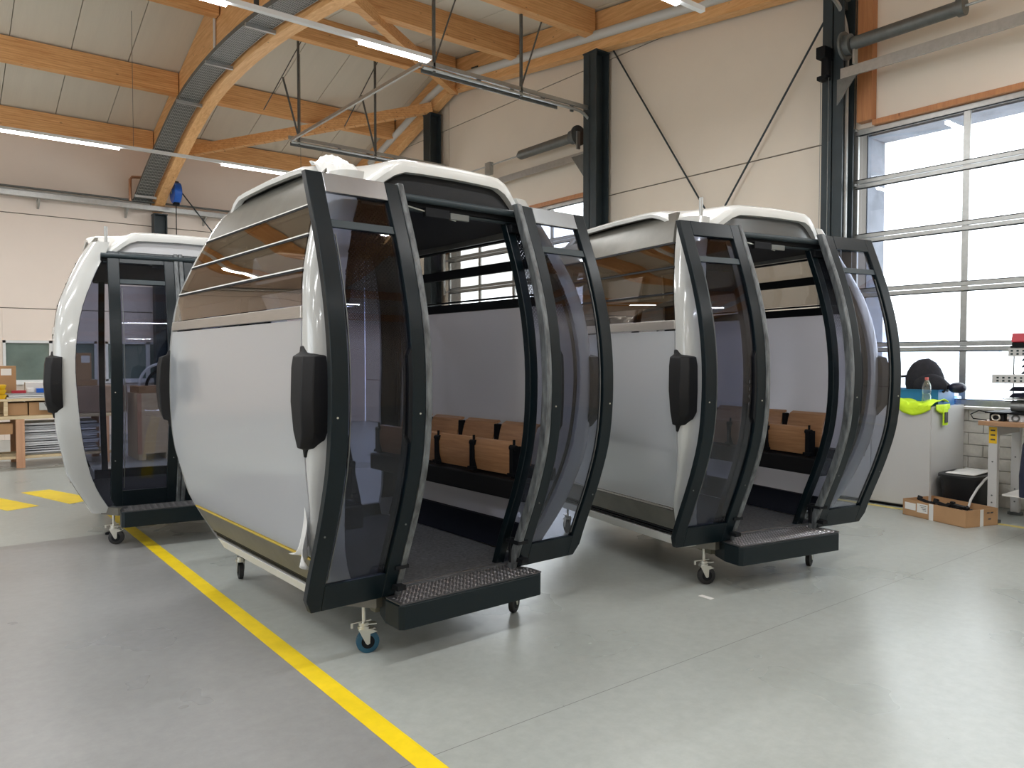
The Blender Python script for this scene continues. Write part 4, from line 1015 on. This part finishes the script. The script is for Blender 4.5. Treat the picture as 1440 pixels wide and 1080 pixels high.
# hi-vis jacket draped over the front edge
jk = MB()
def jac(u, v):
    u = u * .97
    y = 3.56 + .95 * u; k = .02 + v * (.47 + .05 * math.sin(9 * u))
    wob = .012 * math.sin(19 * u + 7 * v) + .015 * math.sin(31 * u * v + 3)
    if k < .44: x = 8.78 - k; z = 1.118 + .05 * abs(math.sin(6 * u + 2)) * math.sin(PI * min(1, v + .15)) * (1 - .3 * v) + abs(wob) * 1.3
    else: x = 8.335 - .008 + wob * .5; z = 1.118 - (k - .44) * (.9 + .3 * math.sin(5 * u)) + abs(wob) * .4
    return (x, y, z)
jk.grid(jac, 40, 24)
jk = one('hi_vis_jacket', jk, 'hi_vis', 'bright yellow-green hi-vis jacket draped over the cabinet edge', 'jacket', smooth=True, solid=.008)
def jac2(u, v):
    y = 3.52 + .30 * u; x_ = 8.46 + .30 * v
    return (x_, 3.545 - .02 - 0 * u, 1.0)
sd = MB(); sd.grid(lambda u, v: (8.40 + .34 * u, 3.535 + .01 * math.sin(9 * u), 1.125 - v * (.05 + .05 * math.sin(PI * u))), 12, 4)
sd.build('hem', 'hi_vis', jk, smooth=True, solid=.006)
MB().b2(8.55, 8.66, 3.522, 3.534, .90, 1.08).build('sleeve_tab', 'hi_vis', jk, bevel=.004)
MB().b2(8.57, 8.64, 3.514, 3.521, .93, 1.04).build('dark_badge', 'print_dark', jk)
# black bin with papers
bn = empty('black_bin', (8.68, 3.32, 0)); tag(bn, 'black plastic bin with white paper on top beside the cabinet', 'bin')
def ring(r0, z0, r1, z1, rx=1.0, ry=.62, n=24):
    m_ = MB(); m_.strip([[(rx * r * math.copysign(abs(math.cos(t)) ** .5, math.cos(t)), ry * r * math.copysign(abs(math.sin(t)) ** .5, math.sin(t)), z) for t in [2 * PI * i / n for i in range(n)]] for r, z in ((r0, z0), (r1, z1))]); return m_
ring(.27, 0, .33, .40).build('body', 'bin_black', bn, smooth=True)
ring(.345, .385, .345, .41).build('rim', 'bin_black', bn, smooth=True)
pp = MB(); pp.grid(lambda u, v: (-.24 + .50 * u, -.15 + .28 * v, .418 + .012 * math.sin(13 * u) * math.sin(9 * v) + .01 * u), 10, 8); pp.build('paper_waste', 'paper', bn, smooth=True, solid=.003)
# open carton with black parts
def open_box(name, c, rz, L, W, H, label):
    r = empty(name, c, rz); tag(r, label, 'box'); t = .006
    MB().b2(-L / 2, L / 2, -W / 2, W / 2, 0, t).build('base', 'cardboard_in', r)
    for q in ((-L / 2, L / 2, -W / 2, -W / 2 + t), (-L / 2, L / 2, W / 2 - t, W / 2)): MB().b2(q[0], q[1], q[2], q[3], 0, H).build('side', 'cardboard', r)
    for q in (-L / 2, L / 2 - t): MB().b2(q, q + t, -W / 2 + t, W / 2 - t, 0, H).build('side', 'cardboard', r)
    return r
# front corner (7.80,3.00), left corner (8.01,3.68), right corner (8.20,2.84)
ang = math.atan2(3.68 - 3.00, 8.01 - 7.80)
Lb, Wb, Hb = .712, .43, .165
dx, dy = math.cos(ang), math.sin(ang); ex, ey = math.cos(ang - PI / 2), math.sin(ang - PI / 2)
cxb, cyb = 7.80 + dx * Lb / 2 + ex * Wb / 2, 3.00 + dy * Lb / 2 + ey * Wb / 2
ob = open_box('open_carton', (cxb, cyb, 0), ang, Lb, Wb, Hb, 'open cardboard box of black parts on the floor by the cabinet')
# long side facing camera is local +y
for (a, b_, z0, z1) in ((.20, .33, .065, .135), (.06, .185, .055, .145)):
    MB().b2(a, b_, Wb / 2 + .0005, Wb / 2 + .002, z0, z1).build('shipping_label', 'paper', ob)
MB().b2(-.005, .045, Wb / 2 + .0008, Wb / 2 + .0022, .0, .163).build('packing_tape', 'plastic_wrap', ob)
for i in range(4): MB().b2(.075, .15 - .012 * i, Wb / 2 + .002, Wb / 2 + .003, .125 - i * .016, .130 - i * .016).build('print_line', 'print_dark', ob)
MB().b2(-Lb / 2 - .002, -Lb / 2 - .0006, -.02, .025, .0, .163).build('packing_tape', 'plastic_wrap', ob)
for (y_, z_) in ((-.10, .12), (-.15, .12), (-.12, .06)): MB().b2(-Lb / 2 - .0022, -Lb / 2 - .001, y_, y_ + .035, z_, z_ + .012).build('print_mark', 'print_dark', ob)
for i in range(9):
    a = random.uniform(-.5, .5); x_ = -.24 + i * .055; y_ = random.uniform(-.10, .10)
    m_ = MB(); m_.box((0, 0, 0), (.17, .045, .03)); m_.box((.07, 0, .02), (.04, .035, .025)); m_.cyl((-.06, -.025, .01), (-.06, .025, .01), .014, 10)
    o = m_.build('black_part', 'black_plastic', bevel=.004); tag(o, 'black plastic bracket lying in the open carton on the floor', 'bracket', 'black parts in the open carton')
    ca_, sa_ = math.cos(ang), math.sin(ang)
    o.location = (cxb + ca_ * x_ - sa_ * y_, cyb + sa_ * x_ + ca_ * y_, .025 + .04 * (i % 3) + .045); o.rotation_euler = (random.uniform(-.3, .3), random.uniform(-.35, .1), ang + a)
one('white_cable', MB().tube([(8.60, 3.10, .40), (8.50, 3.10, .38), (8.38, 3.12, .30), (8.28, 3.14, .20), (8.25, 3.16, .08)], .012, 8), 'white_enamel', 'white cable bundle hanging from the bin rim into the open carton', 'cable', smooth=True)
# workbench at the right edge
wb = empty('workbench', (8.2, 1.6, 0)); tag(wb, 'workbench with brown top and grey steel legs at the right edge', 'workbench')
MB().b2(0, .80, -.4, 1.46, .955, 1.0).build('bench_top', 'bench_top', wb, bevel=.004)
for (x_, y_) in ((.07, 1.30), (.66, 1.30), (.07, -.3), (.66, -.3)):
    lg = MB().b2(x_, x_ + .06, y_ + .01, y_ + .09, .03, .955).build('leg', 'cabinet_grey', wb, bevel=.004)
    for z_ in (.14, .20, .27, .60): MB().cyl((x_ - .003, y_ + .05, z_), (x_ + .002, y_ + .05, z_), .008, 8).build('bolt', 'galv_dark', lg)
    MB().b2(x_ - .01, x_ + .07, y_ - .01, y_ + .11, 0, .03).build('foot', 'galv_dark', lg)
for y_ in (1.32, -.28): MB().b2(.13, .66, y_, y_ + .05, .86, .955).build('cross_bar', 'cabinet_grey', wb)
MB().b2(.04, .76, -.28, 1.32, .88, .95).build('under_frame', 'cabinet_grey', wb) if False else None
yl = MB().b2(.0685, .0695, 1.315, 1.385, .78, .94).build('yellow_label', 'yellow_plastic', wb)
for i in range(3): MB().b2(.067, .0684, 1.33, 1.37, .81 + i * .045, .825 + i * .045).build('print_mark', 'print_dark', wb)
up = MB()
for (x_, y_) in ((.70, .95),):
    MB().b2(x_, x_ + .04, y_, y_ + .05, 1.0, 2.45).build('slotted_upright', 'galvanised', wb)
    sl = MB()
    for i in range(26): sl.b2(x_ - .002, x_, y_ + .012, y_ + .038, 1.45 + i * .038, 1.47 + i * .038)
    tag(sl.build('upright_slots', 'black_matte', wb), kind='stuff')
MB().tube([(.25, 1.05, .95), (.24, 1.07, .7), (.28, 1.10, .45), (.32, 1.05, .30)], .008, 6).build('cable', 'black_matte', wb)
MB().b2(.12, .60, .75, 1.28, .27, .285).build('shelf_board', 'paper', wb)
def perf(y0, y1, x0, x1, z, label):
    r = empty('perforated_shelf', (0, 0, z)); tag(r, label, 'shelf')
    MB().b2(x0, x1, y0, y1, 0, .012).build('shelf_plate', 'cabinet_grey', r)
    MB().b2(x0, x0 + .012, y0, y1, -.07, 0).build('front_lip', 'cabinet_grey', r)
    hl = MB()
    for i in range(int((y1 - y0) / .05)):
        for j in range(2): hl.b2(x0 - .002, x0, y0 + .02 + i * .05, y0 + .04 + i * .05, -.055 + j * .03, -.038 + j * .03)
    tag(hl.build('holes', 'screen_dark', r), kind='stuff')
    return r
perf(1.0, 2.86, 8.35, 8.95, 1.70, 'upper grey perforated shelf over the workbench')
perf(1.0, 2.98, 8.30, 8.95, 1.44, 'lower grey perforated shelf over the workbench')
for lv, z0, n_ in (('upper', 1.46, 3), ('lower', 1.20, 2)):
    for i in range(n_):
        m_ = MB(); z_ = z0 + i * .062 + (0 if lv == 'upper' else .03)
        y1_ = 2.76 if lv == 'upper' else 2.86
        m_.add([(8.36, 1.2, z_), (8.8, 1.2, z_), (8.8, y1_, z_), (8.36, y1_, z_), (8.33, 1.2, z_ + .045), (8.83, 1.2, z_ + .045), (8.83, y1_ - .05, z_ + .045), (8.33, y1_ - .05, z_ + .045)],
               [(0, 1, 2, 3), (4, 5, 6, 7), (0, 1, 5, 4), (1, 2, 6, 5), (2, 3, 7, 6), (3, 0, 4, 7)])
        one('document_tray', m_, 'tray_navy', 'dark navy tray, %s in the stack on the %s shelf' % (('bottom', 'middle', 'top')[i] if n_ == 3 else ('bottom', 'top')[i], lv if lv == 'upper' else 'bottom'), 'tray', bevel=.01)
sv = empty('lower_tray_shelf', (0, 0, 1.21)); tag(sv, 'thin grey shelf under the two navy trays', 'shelf')
MB().b2(8.34, 8.95, 1.0, 2.9, 0, .010).build('shelf_plate', 'cabinet_grey', sv)
for i in range(3):
    one('silver_roll', MB().cyl((8.45 + i * .13, 1.3, 1.145), (8.45 + i * .13, 2.85, 1.145), .055, 16), 'galvanised', 'silver metal roll under the navy trays, %s' % ('front', 'middle', 'rear')[i], 'roll', 'silver rolls', smooth=True)
one('monitor_board', MB().b2(8.25, 8.95, 1.0, 3.02, 1.075, 1.088), 'black_matte', 'thin black board lying over the instruments on the workbench', 'board')
mg = one('clamp_meter', MB().b2(8.28, 8.36, 2.86, 2.99, 1.0, 1.07), 'black_plastic', 'black instrument with round dial on the workbench end', 'instrument', bevel=.006)
MB().tube([(8.275, 2.93 + .035 * math.cos(t), 1.035 + .03 * math.sin(t)) for t in [2 * PI * i / 16 for i in range(17)]], .009, 8).build('dial_ring', 'zinc', mg, smooth=True)
mg = one('steel_instrument', MB().b2(8.28, 8.36, 2.62, 2.82, 1.0, 1.07), 'sheet_metal', 'silver instrument with round dial on the workbench', 'instrument', bevel=.006)
MB().tube([(8.275, 2.76 + .03 * math.cos(t), 1.035 + .028 * math.sin(t)) for t in [2 * PI * i / 16 for i in range(17)]], .008, 8).build('dial_ring', 'galv_dark', mg, smooth=True)
one('grey_box', MB().b2(8.28, 8.40, 2.3, 2.58, 1.0, 1.07), 'steel_grey', 'dark grey box at the right picture edge on the workbench', 'box', bevel=.004)
one('black_cable', MB().tube([(8.30, 2.95, 1.07), (8.22, 3.06, 1.10), (8.18, 3.12, 1.06), (8.19, 3.10, 1.02), (8.25, 3.0, 1.005)], .006, 6), 'black_matte', 'thin black cable looping off the workbench end', 'cable', smooth=True)
rd = empty('red_tool', (8.42, 2.72, 1.712)); tag(rd, 'red machine tool standing on the upper perforated shelf', 'tool')
MB().b2(-.08, .12, -.20, .12, 0, .022).build('base', 'black_matte', rd)
MB().box((0, .06, .085), (.12, .12, .09), rot=Matrix.Rotation(.25, 3, 'Y')).build('housing', 'red_paint', rd, bevel=.01)
MB().box((0, .06, .035), (.11, .11, .03)).build('lower_block', 'black_matte', rd)
MB().tube([(0, -.02, .05), (0, -.08, .08), (0, -.16, .07)], .010, 8).build('lever', 'zinc', rd, smooth=True)
one('air_hose', MB().cyl((8.5, 2.86, 1.70), (8.5, 2.86, 1.10), .006, 8), 'black_matte', 'thin black vertical hose at the shelf end', 'hose')
# swivel chair with a dark jacket at the right edge
ch = empty('office_chair', (7.88, 2.14, 0), .3); tag(ch, 'office chair with a dark work jacket over its back at the right edge', 'chair')
for i in range(5):
    a = 2 * PI * i / 5 + .3; leg = MB().bar((0, 0, .10), (.30 * math.cos(a), .30 * math.sin(a), .07), .04, .025).build('base_leg', 'black_plastic', ch)
    MB().cyl((.30 * math.cos(a), .30 * math.sin(a) - .02, .028), (.30 * math.cos(a), .30 * math.sin(a) + .02, .028), .028, 14).build('castor', 'black_plastic', leg)
MB().cyl((0, 0, .08), (0, 0, .45), .025, 14).build('gas_column', 'steel_dark', ch)
MB().b2(-.23, .23, -.23, .23, .45, .52).build('seat', 'fabric_black', ch, bevel=.03)
MB().b2(-.20, .20, .20, .24, .60, 1.0).build('backrest', 'fabric_black', ch, bevel=.02)
jx = empty('work_jacket', (7.88, 2.14, 0), .3); tag(jx, 'dark navy work jacket with teal collar hung on the office chair', 'jacket')
m_ = MB(); m_.grid(lambda u, v: ((.27 + .06 * v) * math.sin((u - .5) * PI) * 1.0, .14 + .14 * math.cos((u - .5) * PI) + .012 * math.sin(20 * u), 1.05 - v * .52 + .03 * math.cos((u - .5) * PI)), 30, 14)
m_.build('body', 'fabric_navy', jx, smooth=True, solid=.02)
MB().tube([(-.24, .26, 1.02), (-.30, .33, .85), (-.34, .36, .60), (-.35, .36, .42)], [.07, .075, .065, .06], 14).build('sleeve', 'fabric_navy', jx, smooth=True)
MB().tube([(-.18, .26, 1.06), (0, .31, 1.09), (.18, .26, 1.06)], .04, 10).build('collar', 'fabric_teal', jx, smooth=True)
# blue stand behind the right-hand open door
bs = empty('blue_trestle', (8.0, 5.0, 0)); tag(bs, 'blue steel trestle seen through the right door leaf of the second cabin', 'trestle')
for (x_, y_) in ((-.2, -.35), (.2, -.35), (-.2, .35), (.2, .35)): MB().b2(x_ - .03, x_ + .03, y_ - .03, y_ + .03, 0, .95).build('leg', 'blue_frame', bs)
MB().b2(-.26, .26, -.42, .42, .95, 1.02).build('top', 'blue_frame', bs, bevel=.006)
MB().b2(-.2, .2, -.33, .33, .25, .29).build('shelf', 'ply', bs)
crate(7.82, 8.18, 4.7, 5.2, 1.022, 1.22, 'blue crate on the blue trestle behind the second cabin door')

# small things on the floor
one('paper_scrap', MB().b2(4.13, 4.17, 3.14, 3.24, .001, .003), 'paper', 'small white paper scrap on the floor before the second cabin', 'scrap')
one('dark_chip', MB().prism([(1.32, 7.72), (1.36, 7.70), (1.40, 7.74), (1.35, 7.76)], 'Z', .001, .02), 'black_matte', 'small dark chip on the floor left of the closed cabin castor', 'scrap')

# ------------------------------------------------------------------ outside the window
tag(MB().b2(XR + .5, 90, -40, 60, -.75, -.6).build('ground_outside', 'ground_out'), kind='structure')
tag(MB().b2(XR + .31, XR + .75, 4.87, 5.2, .2, 4.9).build('trim_2', 'reveal'), kind='structure')
tag(MB().b2(XR + .31, XR + .75, DY0, 4.86, 4.40, 4.9).build('trim_3', 'reveal'), kind='structure')
hs = empty('office_building', (62, 33, -.6)); tag(hs, 'pale flat building far outside the window', 'building')
MB().b2(-6, 6, -5, 5, 0, 4.2).build('block', 'facade', hs)
MB().b2(-6.3, 6.3, -5.3, 5.3, 4.2, 4.5).build('flat_roof', 'ground_out', hs)
oc = copy_tree(cab3); oc.location = (37.1, 14.15, -.6); oc.rotation_euler = (0, 0, -.35)
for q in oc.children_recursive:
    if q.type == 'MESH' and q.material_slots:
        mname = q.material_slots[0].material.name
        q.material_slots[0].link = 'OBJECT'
        q.material_slots[0].material = M['out_white'] if ('pane' in mname or 'film' in mname or 'interior' in mname) else M['out_light']  # bright bluish outdoor haze painted in by swapping to pale colours
tag(oc, 'bluish gondola cabin standing far outside behind the window glass', 'cabin', 'gondola cabins on castors')
